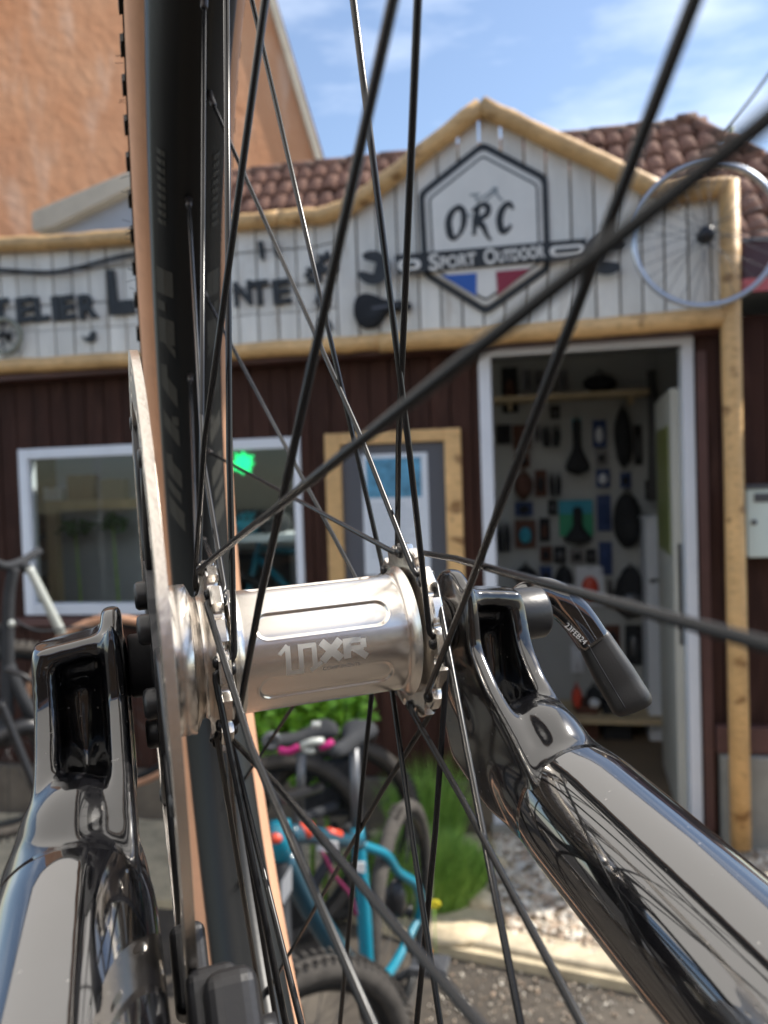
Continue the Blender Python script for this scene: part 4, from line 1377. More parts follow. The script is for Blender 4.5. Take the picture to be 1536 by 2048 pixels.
# letterbox
q = rect(1490, 962, 1640, 1113, WY - .08)
lbx = thing('letterbox', 'pale green letterbox on dark planks right of the log post', 'letterbox', M_FAC, (q[0], WY, q[2]))
part('box', MB().box(q[0], q[1], WY - .11, WY - .004, q[2], q[3] - .03), letter_m, lbx, bev=.006)
part('lid', MB().box(q[0] - .006, q[1] + .006, WY - .12, WY - .004, q[3] - .028, q[3] - .012), grey_metal, lbx, bev=.003)
part('slot_flap', MB().box(q[0] + .03, q[1] - .03, WY - .116, WY - .111, q[3] - .085, q[3] - .048), grey_metal, lbx, bev=.002)
part('lock', MB().lathe([(0, .012), (-.006, .012), (-.008, .008), (-.008, 0)], 16, O=(q[0] + .028, WY - .11, (q[2] + q[3]) / 2 - .01), A=(0, 1, 0), U=(0, 0, 1)), grey_metal, lbx)
# awning end and pink cloth on the right
q = rect(1484, 468, 1750, 566, -.02)
aw = thing('neighbour_awning', 'dark plum awning box with silver edge beyond the log post', 'awning', M_FAC, (q[0], 0, q[2]))
part('cassette', MB().box(q[0], q[1], -.02, .12, q[2], q[3]), awn, aw, bev=.01)
part('edge_strip', MB().box(q[0], q[1], -.03, -.02, q[3] - .012, q[3] + .004), grey_metal, aw)
q = rect(1484, 548, 1750, 575, -.025)
part('pink_valance', MB().box(q[0], q[1], -.026, -.0205, q[2], q[3]), pink_m, aw)
# concrete block at the foot of the wall
q = rect(1444, 1515, 1800, 1720, WY - .06)
solo('concrete_block', MB().box(q[0], q[1], WY - .08, WY - .0, 0, q[3]), concrete, 'mossy grey concrete block behind the foot of the log post', 'block', M_FAC, (q[0], WY - .04, 0), bev=.01)

# ------------------------------------------------------------------ goods inside the shop
GY = RY1 - .03
def good(nm, lab, cat, px0, py0, px1, py1, m_, style, m2=None, group=None, Y=None):
    Y = GY if Y is None else Y
    x0_, x1_, z0_, z1_ = rect(px0, py0, px1, py1, Y)
    o_ = thing(nm, lab, cat, M_FAC, ((x0_ + x1_) / 2, Y, z0_), group)
    cx, cz, hw, hz = (x0_ + x1_) / 2, (z0_ + z1_) / 2, (x1_ - x0_) / 2, (z1_ - z0_) / 2
    if style == 'pack':
        part('card', MB().box(x0_, x1_, Y - .006, Y, z0_, z1_), m_, o_, bev=.002)
        part('blister', MB().ell((cx, Y - .012, cz - hz * .1), (hw * .62, .022, hz * .6), 12, 8), m2 or dark_fab, o_)
        part('hanger', MB().sweep([(cx, Y + .02, z1_ - .01), (cx, Y - .05, z1_ - .01)], .003, 5), grey_metal, o_)
    elif style == 'bag':
        part('body', lump((cx, Y - .05, cz), (hw, .055, hz), hash(lab) % 97 if False else len(lab), 16, 12, .07), m_, o_)
        part('pocket', lump((cx, Y - .09, cz - hz * .35), (hw * .7, .035, hz * .45), 5, 14, 10, .05), m2 or dark_fab, o_)
        part('strap', MB().sweep([(cx - hw * .3, Y - .05, z1_ - .01), (cx, Y - .05, z1_ + .03), (cx + hw * .3, Y - .05, z1_ - .01)], .006, 6), m_, o_)
    elif style == 'saddle':
        part('cushion', saddle_mb((cx, Y - .05, cz - hz * .2), (0, 0, 1), (1, 0, 0), (0, -1, 0), hz * 2, hw * 2, .05), m_, o_)
        part('hang_tag', MB().box(cx - hw * .35, cx + hw * .35, Y - .03, Y - .02, z1_ - hz * .45, z1_), m2 or cyanprint, o_)
    elif style == 'glove':
        for sgn in (-1, 1):
            part('glove', MB().prism([[(cx + sgn * hw * a, cz + hz * c_) for a, c_ in ((.1, -1), (.8, -1), (1, -.2), (.85, .9), (.7, .2), (.55, 1), (.45, .2), (.25, .85), (.1, -.2))]], Y - .02, Y - .004, FN), m_, o_)
    return o_
good('glove_pack', 'dark gloves on a card at the upper left of the shop wall', 'gloves', 992, 850, 1022, 888, dark_fab, 'pack')
good('tool_pack', 'maroon tool roll hanging beside the dark gloves card', 'tool roll', 1026, 850, 1062, 900, brown_fab, 'pack', brown_fab)
good('mitten_pair', 'pair of black gloves hanging left of the upper saddle', 'gloves', 1083, 845, 1122, 894, dark_fab, 'glove')
good('hanging_saddle', 'upper black saddle with blue tag hanging in the doorway view', 'saddle', 1128, 838, 1180, 950, dark_fab, 'saddle')
good('bottle_pack', 'dark packaged pump with white label right of the upper saddle', 'pump', 1185, 840, 1212, 895, navy, 'pack', white_card)
good('pannier_bag', 'tall black bag at the upper right of the shop wall', 'bag', 1226, 820, 1262, 935, dark_fab, 'bag')
good('pouch', 'brown pouch in the second row, leftmost on the shop wall', 'pouch', 1028, 945, 1066, 998, brown_fab, 'bag', brown_fab)
good('pouch_red', 'small dark red pouch between the brown pouch and gloves', 'pouch', 1070, 940, 1093, 993, brown_fab, 'pack')
good('mitten_pair', 'pair of black gloves under the upper pair, beside the red pouch', 'gloves', 1098, 940, 1123, 992, dark_fab, 'glove')
good('lock_pack', 'navy square packet with white mark under the packaged pump', 'packet', 1192, 938, 1220, 975, navy, 'pack', white_card)
good('tube_pack', 'tall blue packet right of the green backed saddle', 'packet', 1194, 990, 1222, 1062, navy, 'pack', navy)
good('backpack', 'black hydration backpack hanging at the right of the wall', 'backpack', 1226, 985, 1282, 1096, dark_fab, 'bag')
gsd = good('carded_saddle', 'black saddle on a green and blue backing card', 'saddle', 1126, 1012, 1184, 1088, dark_fab, 'saddle')
x0_, x1_, z0_, z1_ = rect(1118, 1000, 1186, 1072, GY)
part('green_card', MB().box(x0_, x1_, GY - .012, GY - .001, z0_, z0_ + (z1_ - z0_) * .62), greenprint, gsd)
part('blue_card', MB().box(x0_, x1_, GY - .012, GY - .001, z0_ + (z1_ - z0_) * .62, z1_), cyanprint, gsd)
good('sock_pack', 'black socks on a card beside the door frame, third row', 'socks', 994, 1040, 1022, 1104, dark_fab, 'glove')
good('inner_tube_box', 'brown box with teal label in the third row', 'box', 1030, 1040, 1072, 1096, brown_fab, 'pack', cyanprint)
good('light_pack', 'narrow black packet with red light in the third row', 'bike light', 1079, 1036, 1100, 1083, dark_fab, 'pack', brown_fab)
good('tube_pack', 'navy packet below the tall blue packet', 'packet', 1198, 1084, 1224, 1150, navy, 'pack', navy)
good('parcel', 'black padded parcel low on the shop wall at left', 'parcel', 1030, 1132, 1075, 1170, dark_fab, 'bag')
good('parcel', 'black padded parcel low on the shop wall beside the white packet', 'parcel', 1110, 1132, 1146, 1180, dark_fab, 'bag')
good('white_packet', 'white packet with red print low on the shop wall', 'packet', 1152, 1132, 1208, 1212, white_card, 'pack', coral)
good('backpack', 'black backpack with pale print below the other backpack', 'backpack', 1228, 1135, 1292, 1235, dark_fab, 'bag', grey_metal)
good('helmet_box', 'dark ribbed bar bag on the top shelf', 'bag', 1164, 752, 1232, 786, dark_fab, 'bag')
good('bottle', 'black bottle pair hanging at the top left of the doorway', 'bottle', 1004, 735, 1036, 826, dark_fab, 'pack', brown_fab)
for i in range(4):
    good('hanging_packet', 'grey packet on the upper hooks, %s of the four' % ('leftmost', 'second', 'third', 'rightmost')[i], 'packet', 1046 + i * 24, 740, 1064 + i * 24, 782, grey_metal, 'pack', slate_board, 'grey packets on the upper hooks')
good('cleaner_can', 'orange topped cleaner can on the low shelf', 'can', 1142, 1370, 1164, 1412, coral, 'bag', coral, Y=GY - .2)
good('track_pump', 'round black drum with white face on the low shelf', 'drum', 1170, 1368, 1204, 1412, dark_fab, 'bag', white_card, Y=GY - .2)
good('white_sheet', 'white printed sheet taped low on the shop wall', 'sheet', 1142, 1290, 1166, 1345, white_card, 'pack', white_card)
extra = [(1032, 905, 1060, 935, 'brown', 'small brown card under the maroon tool roll'), (1068, 848, 1080, 884, 'grey', 'thin grey card between tool roll and the upper gloves'), (1190, 900, 1216, 930, 'grey', 'small grey card under the packaged pump'),
         (1096, 1000, 1114, 1030, 'dark', 'dark card left of the green backing card'), (1030, 1004, 1066, 1032, 'navy', 'navy card between two brown packages at left'), (1080, 1092, 1104, 1124, 'brown', 'brown card under the narrow bike light'),
         (1108, 1092, 1132, 1126, 'dark', 'dark card under the green backed saddle, left'), (1140, 1098, 1168, 1126, 'grey', 'grey card under the green backed saddle, right'), (1172, 1098, 1192, 1126, 'dark', 'narrow dark card left of the lower navy packet'),
         (1240, 945, 1262, 976, 'navy', 'navy card above the hydration backpack'), (1290, 960, 1306, 1000, 'dark', 'dark card right of the hydration backpack'), (1080, 1132, 1104, 1176, 'navy', 'navy card between the two padded parcels'),
         (1040, 1185, 1070, 1235, 'dark', 'dark card below the left padded parcel'), (1214, 1160, 1226, 1210, 'grey', 'grey card between the white packet and the lower backpack'), (1150, 1225, 1180, 1270, 'dark', 'dark card above the taped white sheet'),
         (1210, 1250, 1240, 1300, 'brown', 'brown card below the lower backpack'), (1250, 1250, 1285, 1330, 'dark', 'tall dark card low at the right of the wall'), (1186, 1290, 1204, 1340, 'navy', 'navy card right of the taped white sheet'),
         (1268, 850, 1284, 930, 'dark', 'slim black case right of the tall black bag'), (1100, 800 + 12, 1120, 838, 'dark', 'dark packet hanging just under the high shelf')]
cm_ = dict(brown=brown_fab, grey=grey_metal, navy=navy, dark=dark_fab)
for (a_, b2, c2_, d2, k_, lb) in extra:
    good('packet', lb, 'packet', a_, b2, c2_, d2, cm_[k_], 'pack', cm_['dark' if k_ != 'dark' else 'grey'])
q = rect(1292, 742, 1318, 1000, GY - .12)
gj = thing('hanging_jacket', 'long grey jacket hanging in the corner beside the door leaf', 'jacket', M_FAC, ((q[0] + q[1]) / 2, GY - .12, q[2]))
part('cloth', MB().sweep([((q[0] + q[1]) / 2, GY - .12, q[2]), ((q[0] + q[1]) / 2 + .01, GY - .14, (q[2] + q[3]) / 2), ((q[0] + q[1]) / 2, GY - .1, q[3])], [(.05, (q[1] - q[0]) / 2), (.06, (q[1] - q[0]) / 2.2), (.03, (q[1] - q[0]) / 3)], 16, up=(0, 1, 0)), mat('dark_grey_cloth', (.09, .09, .095), .9), gj)
part('hook', MB().sweep([((q[0] + q[1]) / 2, GY - .1, q[3] - .01), ((q[0] + q[1]) / 2, GY + .028, q[3] + .02)], .005, 6), grey_metal, gj)
q = rect(1296, 1040, 1322, 1560, GY - .3)
wc_ = thing('white_cupboard', 'narrow white cupboard end standing beside the door leaf', 'cupboard', M_FAC, ((q[0] + q[1]) / 2, GY - .3, .07))
part('side_panel', MB().box(q[0], q[1], GY - .3, GY - .02, .071, q[3]), white_card, wc_, bev=.004)
part('top', MB().box(q[0] - .01, q[1] + .01, GY - .31, GY - .02, q[3] + .001, q[3] + .02), white_card, wc_)
q = rect(990, 792, 1290, 802, GY)
sh = thing('wall_shelf', 'pale wooden shelf high on the shop wall', 'shelf', M_FAC, (q[0], GY - .1, q[2]))
part('board', MB().box(q[0], q[1], GY - .2, GY + .028, q[2], q[3]), pale_wood, sh)
for xx_ in (q[0] + .1, q[1] - .1):
    part('bracket', MB().box(xx_ - .01, xx_ + .01, GY - .17, GY + .028, q[2] - .05, q[2]), pale_wood, sh)
q = rect(1120, 1412, 1420, 1422, GY - .1)
sh = thing('low_counter', 'low dark shelf with boxes near the shop floor', 'shelf', M_FAC, (q[0], GY - .2, .07))
part('board', MB().box(q[0], q[1], GY - .4, GY + .02, q[2], q[3]), pale_wood, sh)
for xx_ in (q[0] + .03, q[1] - .03):
    part('leg', MB().box(xx_ - .02, xx_ + .02, GY - .38, GY - .34, .07, q[2]), pale_wood, sh)
    part('leg', MB().box(xx_ - .02, xx_ + .02, GY - .04, GY, .07, q[2]), pale_wood, sh)
for i, (px0, px1, mm, lb) in enumerate(((1150, 1195, brown_fab, 'brown carton under the low shelf, left'), (1205, 1260, dark_fab, 'black carton under the low shelf, right'))):
    x0_, x1_, z0_, z1_ = rect(px0, 1440, px1, 1500, GY - .2)
    o_ = thing('carton', lb, 'box', M_FAC, (x0_, GY - .2, .07))
    part('box', MB().box(x0_, x1_, GY - .3, GY - .06, .071, .071 + .2), mm, o_, bev=.004)
    part('flap', MB().box(x0_ + .005, x1_ - .005, GY - .3, GY - .18, .272, .276), mm, o_)
# things behind the shop window
ben = thing('timber_bench', 'pale timber workbench frame behind the left window pane', 'workbench', M_FAC, fp3(100, 1200, .9))
p0, p1 = fp3(90, 1012, .8), fp3(330, 1012, .8)
part('top_beam', MB().box(p0.x, p1.x, .8, .86, p0.z - .03, p0.z + .03), pale_wood, ben)
part('leg', MB().box(p0.x, p0.x + .065, .8, .86, .07, p0.z - .03), pale_wood, ben)
part('leg', MB().box(p1.x - .065, p1.x, .8, .86, .07, p0.z - .03), pale_wood, ben)
cab = thing('backdrop_cabinet', 'dark backdrop cabinet added behind the timber bench to darken the pane', 'cabinet', M_FAC, (p0.x + .4, 1.3, .07))  # dark cabinet added as a backdrop to deepen the tone behind the pane
part('carcass', MB().box(p0.x - .25, p1.x + .5, 1.25, 1.6, .071, 1.27), mat('dark_backdrop', (.045, .035, .03), .5, var=.3, vs=5), cab)
for i_ in range(6):
    for j_ in range(3):
        part('drawer', MB().box(p0.x - .23 + i_ * .23, p0.x - .02 + i_ * .23, 1.235, 1.249, .5 + j_ * .25, .72 + j_ * .25), mat('cabinet_drawer', (.075, .055, .04), .5, var=.3, vs=9), cab)
part('cross_beam', MB().box(p0.x, p0.x + .06, .86, 1.4, p0.z - .03, p0.z + .03), pale_wood, ben)
for i, (px0, py0, px1, py1, mm, lb) in enumerate(((92, 975, 125, 1000, white_card, 'white box on the workbench behind the left window'), (140, 950, 190, 1000, mat('tan_card', (.3, .2, .12), .8), 'tan carton on the workbench behind the left window'),
                                                  (200, 958, 250, 1000, mat('cream_card', (.4, .36, .28), .8), 'cream carton at the right end of the workbench'))):
    x0_, x1_, z0_, z1_ = rect(px0, py0, px1, py1, .85)
    o_ = thing('carton', lb, 'box', M_FAC, (x0_, .85, z0_))
    part('box', MB().box(x0_, x1_, .82, .98, p0.z + .031, z1_), mm, o_, bev=.004)
    part('tape', MB().box((x0_ + x1_) / 2 - .012, (x0_ + x1_) / 2 + .012, .819, .981, z1_ - .01, z1_ + .001), pale_wood, o_)
leaf_specs = []
ZB = .42
c = fp3(190, 1170, 1.0)
bi = thing('indoor_bicycle', 'dark bicycle parked indoors behind the left window', 'bicycle', M_FAC, (c.x, 1.0, .07))
far_wheel(bi, (c.x - .42, 1.0, ZB + .42), (.1, 1, 0), .34, rubber, rim_m, 12)
far_wheel(bi, (c.x + .55, 1.05, ZB + .42), (.1, 1, 0), .34, rubber, rim_m, 12)
for a, b_ in (((-.42, 0, .42), (-.25, 0, .95)), ((-.27, 0, .88), (.1, 0, .4)), ((-.25, 0, .93), (.22, 0, .88)), ((.1, 0, .4), (.22, 0, 1.0)), ((.1, 0, .4), (.55, .05, .42)), ((.22, 0, .86), (.55, .05, .42))):
    part('frame_tube', MB().sweep([(c.x + a[0], 1.0 + a[1], ZB + a[2]), (c.x + b_[0], 1.0 + b_[1], ZB + b_[2])], .018, 8), grey_metal, bi)
part('saddle', saddle_mb((c.x + .22, 1.0, ZB + 1.03), (-1, 0, 0), (0, 1, 0), (0, 0, 1), .26, .14, .05), dark_fab, bi)
part('handlebar', MB().sweep([(c.x - .25, .75, ZB + 1.0), (c.x - .23, 1.0, ZB + 1.0), (c.x - .25, 1.25, ZB + 1.0)], .014, 8), dark_fab, bi)
part('stand_pole', MB().sweep([(c.x + .1, 1.12, .07), (c.x + .1, 1.12, ZB + .7), (c.x + .1, 1.0, ZB + .7)], .02, 8), slate_board, bi)
for k_, (px, py, lb) in enumerate(((150, 1055, 'tall green plant behind the left window pane, nearer the frame'), (225, 1045, 'tall green plant behind the left window pane, nearer the rotor'))):
    pc = M_FAC @ fp3(px, py, .72)
    leaf_specs.append((lb, pc))
# green neon splash and what stands behind the right pane
pts = []
cx, cy = 486, 926
for i in range(28):
    t = i * 360 / 28
    k = (1.1, .60, .95, .55, 1.2, .75, .62)[i % 7]
    pts.append((cx + 22 * k * math.cos(R(t)), cy + 21 * k * math.sin(R(t))))
x_, z_ = fp(cx, cy, WY + .12)
nn = thing('neon_sign', 'glowing green splash-shaped neon sign in the right window pane', 'neon sign', M_FAC, (x_, WY + .12, z_))
part('glow_tube', MB().prism([fpoly(rounded(pts, 1.5, 2), WY + .12)], WY + .11, WY + .13, FN), neon, nn)
part('hanging_wire', MB().sweep([(x_, WY + .125, z_ + .04), (x_, WY + .125, win[3])], .002, 5), grey_metal, nn)
q = rect(470, 1068, 600, 1082, .5)
sh = thing('window_shelf', 'pale shelf board behind the right window pane', 'shelf', M_FAC, (q[0], .5, q[2]))
part('board', MB().box(q[0] - .3, q[1] + .1, .45, .75, q[2], q[3]), white_card, sh)
part('post', MB().box(q[1] + .06, q[1] + .1, .5, .55, .07, q[2]), pale_wood, sh)
for i, (px, py, r, mm, lb) in enumerate(((500, 1042, 24, cyanprint, 'pale blue helmet on the shelf behind the right pane'), (548, 1046, 20, dark_fab, 'black helmet on the shelf behind the right pane'))):
    p = fp3(px, py, .6)
    o_ = thing('helmet', lb, 'helmet', M_FAC, (p.x, .6, q[3]))
    part('shell', MB().ell((p.x, .6, q[3] + .055), (.095, .12, .068), 18, 12), mm, o_)
    vb = MB()
    for k in range(4):
        vb.sweep([(p.x - .06 + .04 * k, .49, q[3] + .08), (p.x - .06 + .04 * k, .58, q[3] + .122)], .008, 6)
    part('vents', vb, dark_fab, o_)
tb2 = thing('teal_bicycle_indoors', 'teal bicycle standing behind the right window pane', 'bicycle', M_FAC, (fp(540, 1150, .9)[0], .9, .07))
c = fp3(540, 1150, .9)
far_wheel(tb2, (c.x - .2, .9, ZB + .42), (.3, 1, 0), .34, rubber, rim_m, 12)
for a, b_ in (((-.2, 0, .42), (-.05, 0, .95)), ((-.07, 0, .85), (.35, 0, .42)), ((-.05, 0, .9), (.42, 0, .86)), ((.35, 0, .42), (.45, 0, .98))):
    part('frame_tube', MB().sweep([(c.x + a[0], .9, ZB + a[2]), (c.x + b_[0], .9, ZB + b_[2])], .021, 8), teal, tb2)
part('handlebar', MB().sweep([(c.x - .1, .65, ZB + .98), (c.x - .05, .9, ZB + .98), (c.x - .1, 1.15, ZB + .98)], .014, 8), coral, tb2)

part('stand_pole', MB().sweep([(c.x + .2, 1.0, .07), (c.x + .2, 1.0, ZB + .6), (c.x + .2, .9, ZB + .6)], .02, 8), slate_board, tb2)
# ------------------------------------------------------------------ buildings around
def wpt(px, py, dist):
    return cp(px, py, dist)
# orange rendered house on the left, its verge dropping to the right
h = thing('orange_house', 'tall orange rendered house wall with cream verge, left behind the shop', 'building', org=(-3, 8, 0))
A = [wpt(-500, -500, 7.2), wpt(360, -500, 8.6), wpt(541, 12, 9.0), wpt(632, 330, 9.2)]
tp_ = [(p.x, p.z) for p in A]
n_ = (A[3] - A[0])
dirx = Vector((n_.x, n_.y, 0)).normalized()
org = Vector((A[0].x, A[0].y, 0))
def onw(p):                                              # project ray hit onto the wall plane
    nn_ = Vector((-dirx.y, dirx.x, 0))
    d = (p - CAM)
    t = (org - CAM).dot(nn_) / d.dot(nn_)
    q_ = CAM + d * t
    return ((q_ - org).dot(dirx), q_.z)
P2 = [onw(wpt(-700, -600, 5)), onw(wpt(352, -600, 5)), onw(wpt(541, 12, 5)), onw(wpt(640, 345, 5)), onw(wpt(650, 700, 5))]
wall_poly = [(P2[0][0], 0), P2[0], P2[1], P2[2], P2[3], (P2[3][0] + .03, 0)]
nrm = Vector((-dirx.y, dirx.x, 0))
def WN(x_, z_, d):
    q_ = org + dirx * x_ + nrm * d
    return (q_.x, q_.y, z_)
part('wall', MB().prism([wall_poly], 0, .3, WN), render_orange, h)
vg = [P2[1], P2[2], P2[3]]
for a, b_ in zip(vg[:-1], vg[1:]):
    part('verge', MB().prism([[(a[0] - .02, a[1]), (a[0] + .05, a[1] + .02), (b_[0] + .05, b_[1] + .02), (b_[0] - .02, b_[1])]], -.06, .34, WN), cream, h)
part('house_roof', MB().prism([[(P2[1][0] + .052, P2[1][1]), (P2[1][0] + .10, P2[1][1]), (P2[3][0] + .10, P2[3][1]), (P2[3][0] + .052, P2[3][1])]], -.02, 4.0, WN), tile_m, h)
# lean-to with cream fascia between house and shop
lt = thing('lean_to', 'grey lean-to wall with sloping cream fascia behind the parapet', 'building', M_FAC, (0, .9, 0))
a, b_, c_, d_ = fp(78, 436, .9), fp(268, 352, .9), fp(500, 262, .9), fp(500, 300, .9)
part('fascia', MB().prism([[fp(78, 432, .9), fp(80, 470, .9), fp(120, 462, .9), fp(268, 388, .9), fp(420, 318, .9), fp(420, 285, .9), fp(268, 352, .9)]], .82, .96, FN), cream, lt, bev=.01)
part('wall', MB().prism([[(fp(90, 470, .9)[0], .0), fp(90, 470, .9), fp(268, 384, .9), fp(400, 325, .9), (fp(400, 300, .9)[0], 0)]], .90, 1.0, FN), greyblue, lt)
# house across the yard behind the lens, seen only in reflections
stone_wall = mat('ochre_rubble_render', (0.20, 0.13, 0.08), 0.9, var=0.35, vs=1.2, bump=0.4, bs=8)
hb_ = thing('stone_house_opposite', 'ochre house with dark windows standing behind the viewer, mirrored in the fork', 'building', org=(0, -7, 0))
part('wall', MB().box(-6, 7, -7.3, -7, 0, 4.2), stone_wall, hb_)
for xx_ in (-4.5, -1.5, 1.5, 4.5):
    wn_ = pempty('window', hb_)
    part('frame', MB().box(xx_ - .55, xx_ + .55, -7, -6.96, 1.1, 2.5), pvc, wn_)
    part('pane', MB().box(xx_ - .47, xx_ + .47, -6.96, -6.95, 1.18, 2.42), slate_board, wn_)
part('roof', MB().add([(-6.3, -6.6, 4.1), (7.3, -6.6, 4.1), (7.3, -10, 6.0), (-6.3, -10, 6.0), (-6.3, -6.6, 4.2), (7.3, -6.6, 4.2), (7.3, -10, 6.1), (-6.3, -10, 6.1)],
                      [(0, 1, 2, 3), (4, 5, 6, 7), (0, 1, 5, 4), (1, 2, 6, 5), (2, 3, 7, 6), (3, 0, 4, 7)]), tile_m, hb_)
# unseen canopy added out of the frame, a pale reflector for fork and hub
cloth = bpy.data.materials.new('added_canopy_cloth')
cloth.use_nodes = True
n = cloth.node_tree
n.nodes.clear()
o1, o2, o3, o4 = [n.nodes.new(t) for t in ('ShaderNodeOutputMaterial', 'ShaderNodeMixShader', 'ShaderNodeBsdfDiffuse', 'ShaderNodeBsdfTranslucent')]
o3.inputs['Color'].default_value = (.86, .80, .70, 1)
o4.inputs['Color'].default_value = (.96, .91, .82, 1)
o2.inputs[0].default_value = .88
n.links.new(o3.outputs[0], o2.inputs[1])
n.links.new(o4.outputs[0], o2.inputs[2])
n.links.new(o2.outputs[0], o1.inputs[0])
cn = thing('added_canopy', 'cream cloth canopy added out of frame on slim poles, mirrored in the fork', 'canopy', org=(-1.6, -.6, 0))
vs, fs = [], []
for i in range(13):
    for j in range(9):
        x_, y_ = -3.6 + 4.5 * i / 12, -2.0 + 3.65 * j / 8
        vs.append((x_, y_, 2.86 + .10 * math.sin(i / 12 * math.pi) * math.sin(j / 8 * math.pi)))
for i in range(12):
    for j in range(8):
        a_ = i * 9 + j
        fs.append((a_, a_ + 9, a_ + 10, a_ + 1))
part('cloth', MB().add(vs, fs, True), cloth, cn)
for x_, y_ in ((-3.6, -2.0), (.9, -2.0), (-3.6, 1.65)):
    part('pole', MB().sweep([(x_, y_, 0), (x_, y_, 2.86)], .018, 8), pvc, cn)
part('edge_tube', MB().sweep([(-3.6, 1.65, 2.85), (.9, 1.65, 2.85), (.9, -2.0, 2.85), (-3.6, -2.0, 2.85)], .014, 8), pvc, cn)
# wires and mast
mast = thing('antenna_mast', 'thin green metal mast above the clay roof at right', 'mast', org=wpt(1467, 330, 6.0))
p, q_ = wpt(1464, 256, 6.0), wpt(1470, 420, 6.0)
part('pole', MB().sweep([q_ - Vector((0, 0, .6)), q_, p], .022, 8), mat('mast_green', (.20, .26, .18), .6), mast)
part('bracket', MB().box(p.x - .1, p.x + .02, p.y - .01, p.y + .01, q_.z + .1, q_.z + .12), grey_metal, mast)
wire_m = mat('grey_cable', (.30, .34, .32), .6)
for a, b_, lb in (((1400, 330), (1640, 5), 'upper overhead cable crossing the sky to the right edge'), ((1440, 330), (1640, 120), 'lower overhead cable, nearly hidden by the blurred spoke')):
    p, q_ = wpt(*a, 6.2), wpt(*b_, 5.0)
    solo('overhead_cable', MB().sweep([p, (p + q_) / 2 - Vector((0, 0, .02)), q_], .011 if a[0] == 1400 else .006, 6), wire_m, lb, 'cable', org=p)

# ------------------------------------------------------------------ parked bicycles
KB = .87
tb = thing('turquoise_bicycle', 'turquoise full-frame mountain bike with coral accents parked by the bed', 'bicycle', org=gp(740, 2010))
D = dict(hd=2.25, st=2.55, rr=2.85)
def tubes(name, pts, r, m_, par, **kw):
    P = [cp(p[0], p[1], p[2] * KB) for p in pts]
    if len(P) > 2:
        P = smooth_path(P, 5)
    n_ = len(P)
    rr = [r[0] + (r[1] - r[0]) * i / (n_ - 1) for i in range(n_)] if isinstance(r, tuple) else r
    return part(name, MB().sweep(P, rr, 12), m_, par, **kw)
tubes('head_tube', [(560, 1640, 2.28), (562, 1720, 2.26)], .026, teal, tb)
tubes('top_tube', [(575, 1668, 2.28), (640, 1672, 2.4), (722, 1688, 2.55)], (.026, .017), dteal, tb)
tubes('down_tube', [(568, 1712, 2.27), (630, 1830, 2.38), (730, 1985, 2.5)], (.028, .030), dteal, tb)
tubes('seat_tube', [(714, 1655, 2.56), (726, 1800, 2.53), (737, 1975, 2.5)], (.019, .021), teal, tb)
tubes('seat_post', [(708, 1490, 2.6), (714, 1660, 2.56)], .014, grey_metal, tb)
tubes('seat_stay', [(722, 1690, 2.55), (771, 1709, 2.62), (795, 1743, 2.68), (830, 1768, 2.76), (842, 1806, 2.84), (836, 1838, 2.86)], .0135, teal, tb)
tubes('chain_stay', [(836, 1838, 2.86), (810, 1890, 2.75), (785, 1935, 2.65), (745, 1985, 2.52)], (.011, .016), teal, tb)
part('coral_badge', MB().ell(cp(612, 1660, 2.33 * KB), (.024, .022, .022), 14, 10), coral, tb)
part('coral_badge', MB().ell(cp(553, 1676, 2.25 * KB), (.016, .016, .014), 12, 8), coral, tb)
tubes('coral_stripe', [(655, 1664, 2.42), (680, 1670, 2.46)], .012, coral, tb)
part('white_decal', MB().obox(cp(655, 1692, 2.40 * KB), RTC * .028, fwd * .002, UPC * .012), white_ink, tb)
part('white_decal', MB().obox(cp(719, 1735, 2.50 * KB), RTC * .016, fwd * .002, UPC * .014), white_ink, tb)
part('white_decal', MB().obox(cp(573, 1772, 2.2 * KB), RTC * .012 + UPC * .02, fwd * .002, UPC * .03), white_ink, tb)
tubes('brake_cable', [(645, 1705, 2.36), (668, 1750, 2.4), (700, 1790, 2.45), (712, 1830, 2.48)], .005, mat('plum_cable', (.16, .01, .06), .5), tb)
fwd2 = Vector((fwd.x, fwd.y, 0)).normalized()
cw = cp(803, 1762, 2.86 * KB)
cw.z = .34
ax = (Vector((1, 0, 0)) * .85 + Vector((0, 1, 0)) * -.25).normalized()
ax_r = Vector((math.cos(R(-22)), math.sin(R(-22)), 0))
rear = pempty('rear_wheel', tb)
far_wheel(rear, cw, Vector((.957, -.29, 0)), .330, rubber_old, rim_m, 20, tr=.024, knobs=False)
cf = cp(590, 2190, 1.68)
cf.z = .335
front = pempty('front_wheel', tb)
far_wheel(front, cf, Vector((.66, -.75, 0)), .330, rubber_old, rim_m, 20, tr=.030)
tubes('fork_leg', [(562, 1720, 2.26), (566, 1850, 2.2), (588, 2140, 1.97)], (.022, .016), dark_fab, tb)
part('saddle', saddle_mb(cp(705, 1478, 2.6 * KB) + Vector((0, 0, .0)), (-.29, -.957, 0), (.957, -.29, 0), (0, 0, 1), .25, .115, .055), dark_fab, tb)
part('crank', MB().sweep([cp(740, 1985, 2.45 * KB), cp(845, 1930, 2.40 * KB)], .012, 8), dark_fab, tb)
part('chainring', MB().lathe([(-.003, .02), (-.003, .075), (.003, .075), (.003, .02)], 32, O=cp(742, 1985, 2.47 * KB), A=(.9, -.35, 0), U=(0, 0, 1)), satin_black, tb)
part('pedal', MB().obox(cp(860, 1932, 2.36 * KB), (.045, -.01, 0), (.01, .035, 0), (0, 0, .012)), grey_metal, tb, bev=.003)
part('pedal_reflector', MB().obox(cp(853, 1906, 2.36 * KB), (.014, 0, 0), (0, .004, 0), (0, 0, .006)), orange_m, tb)
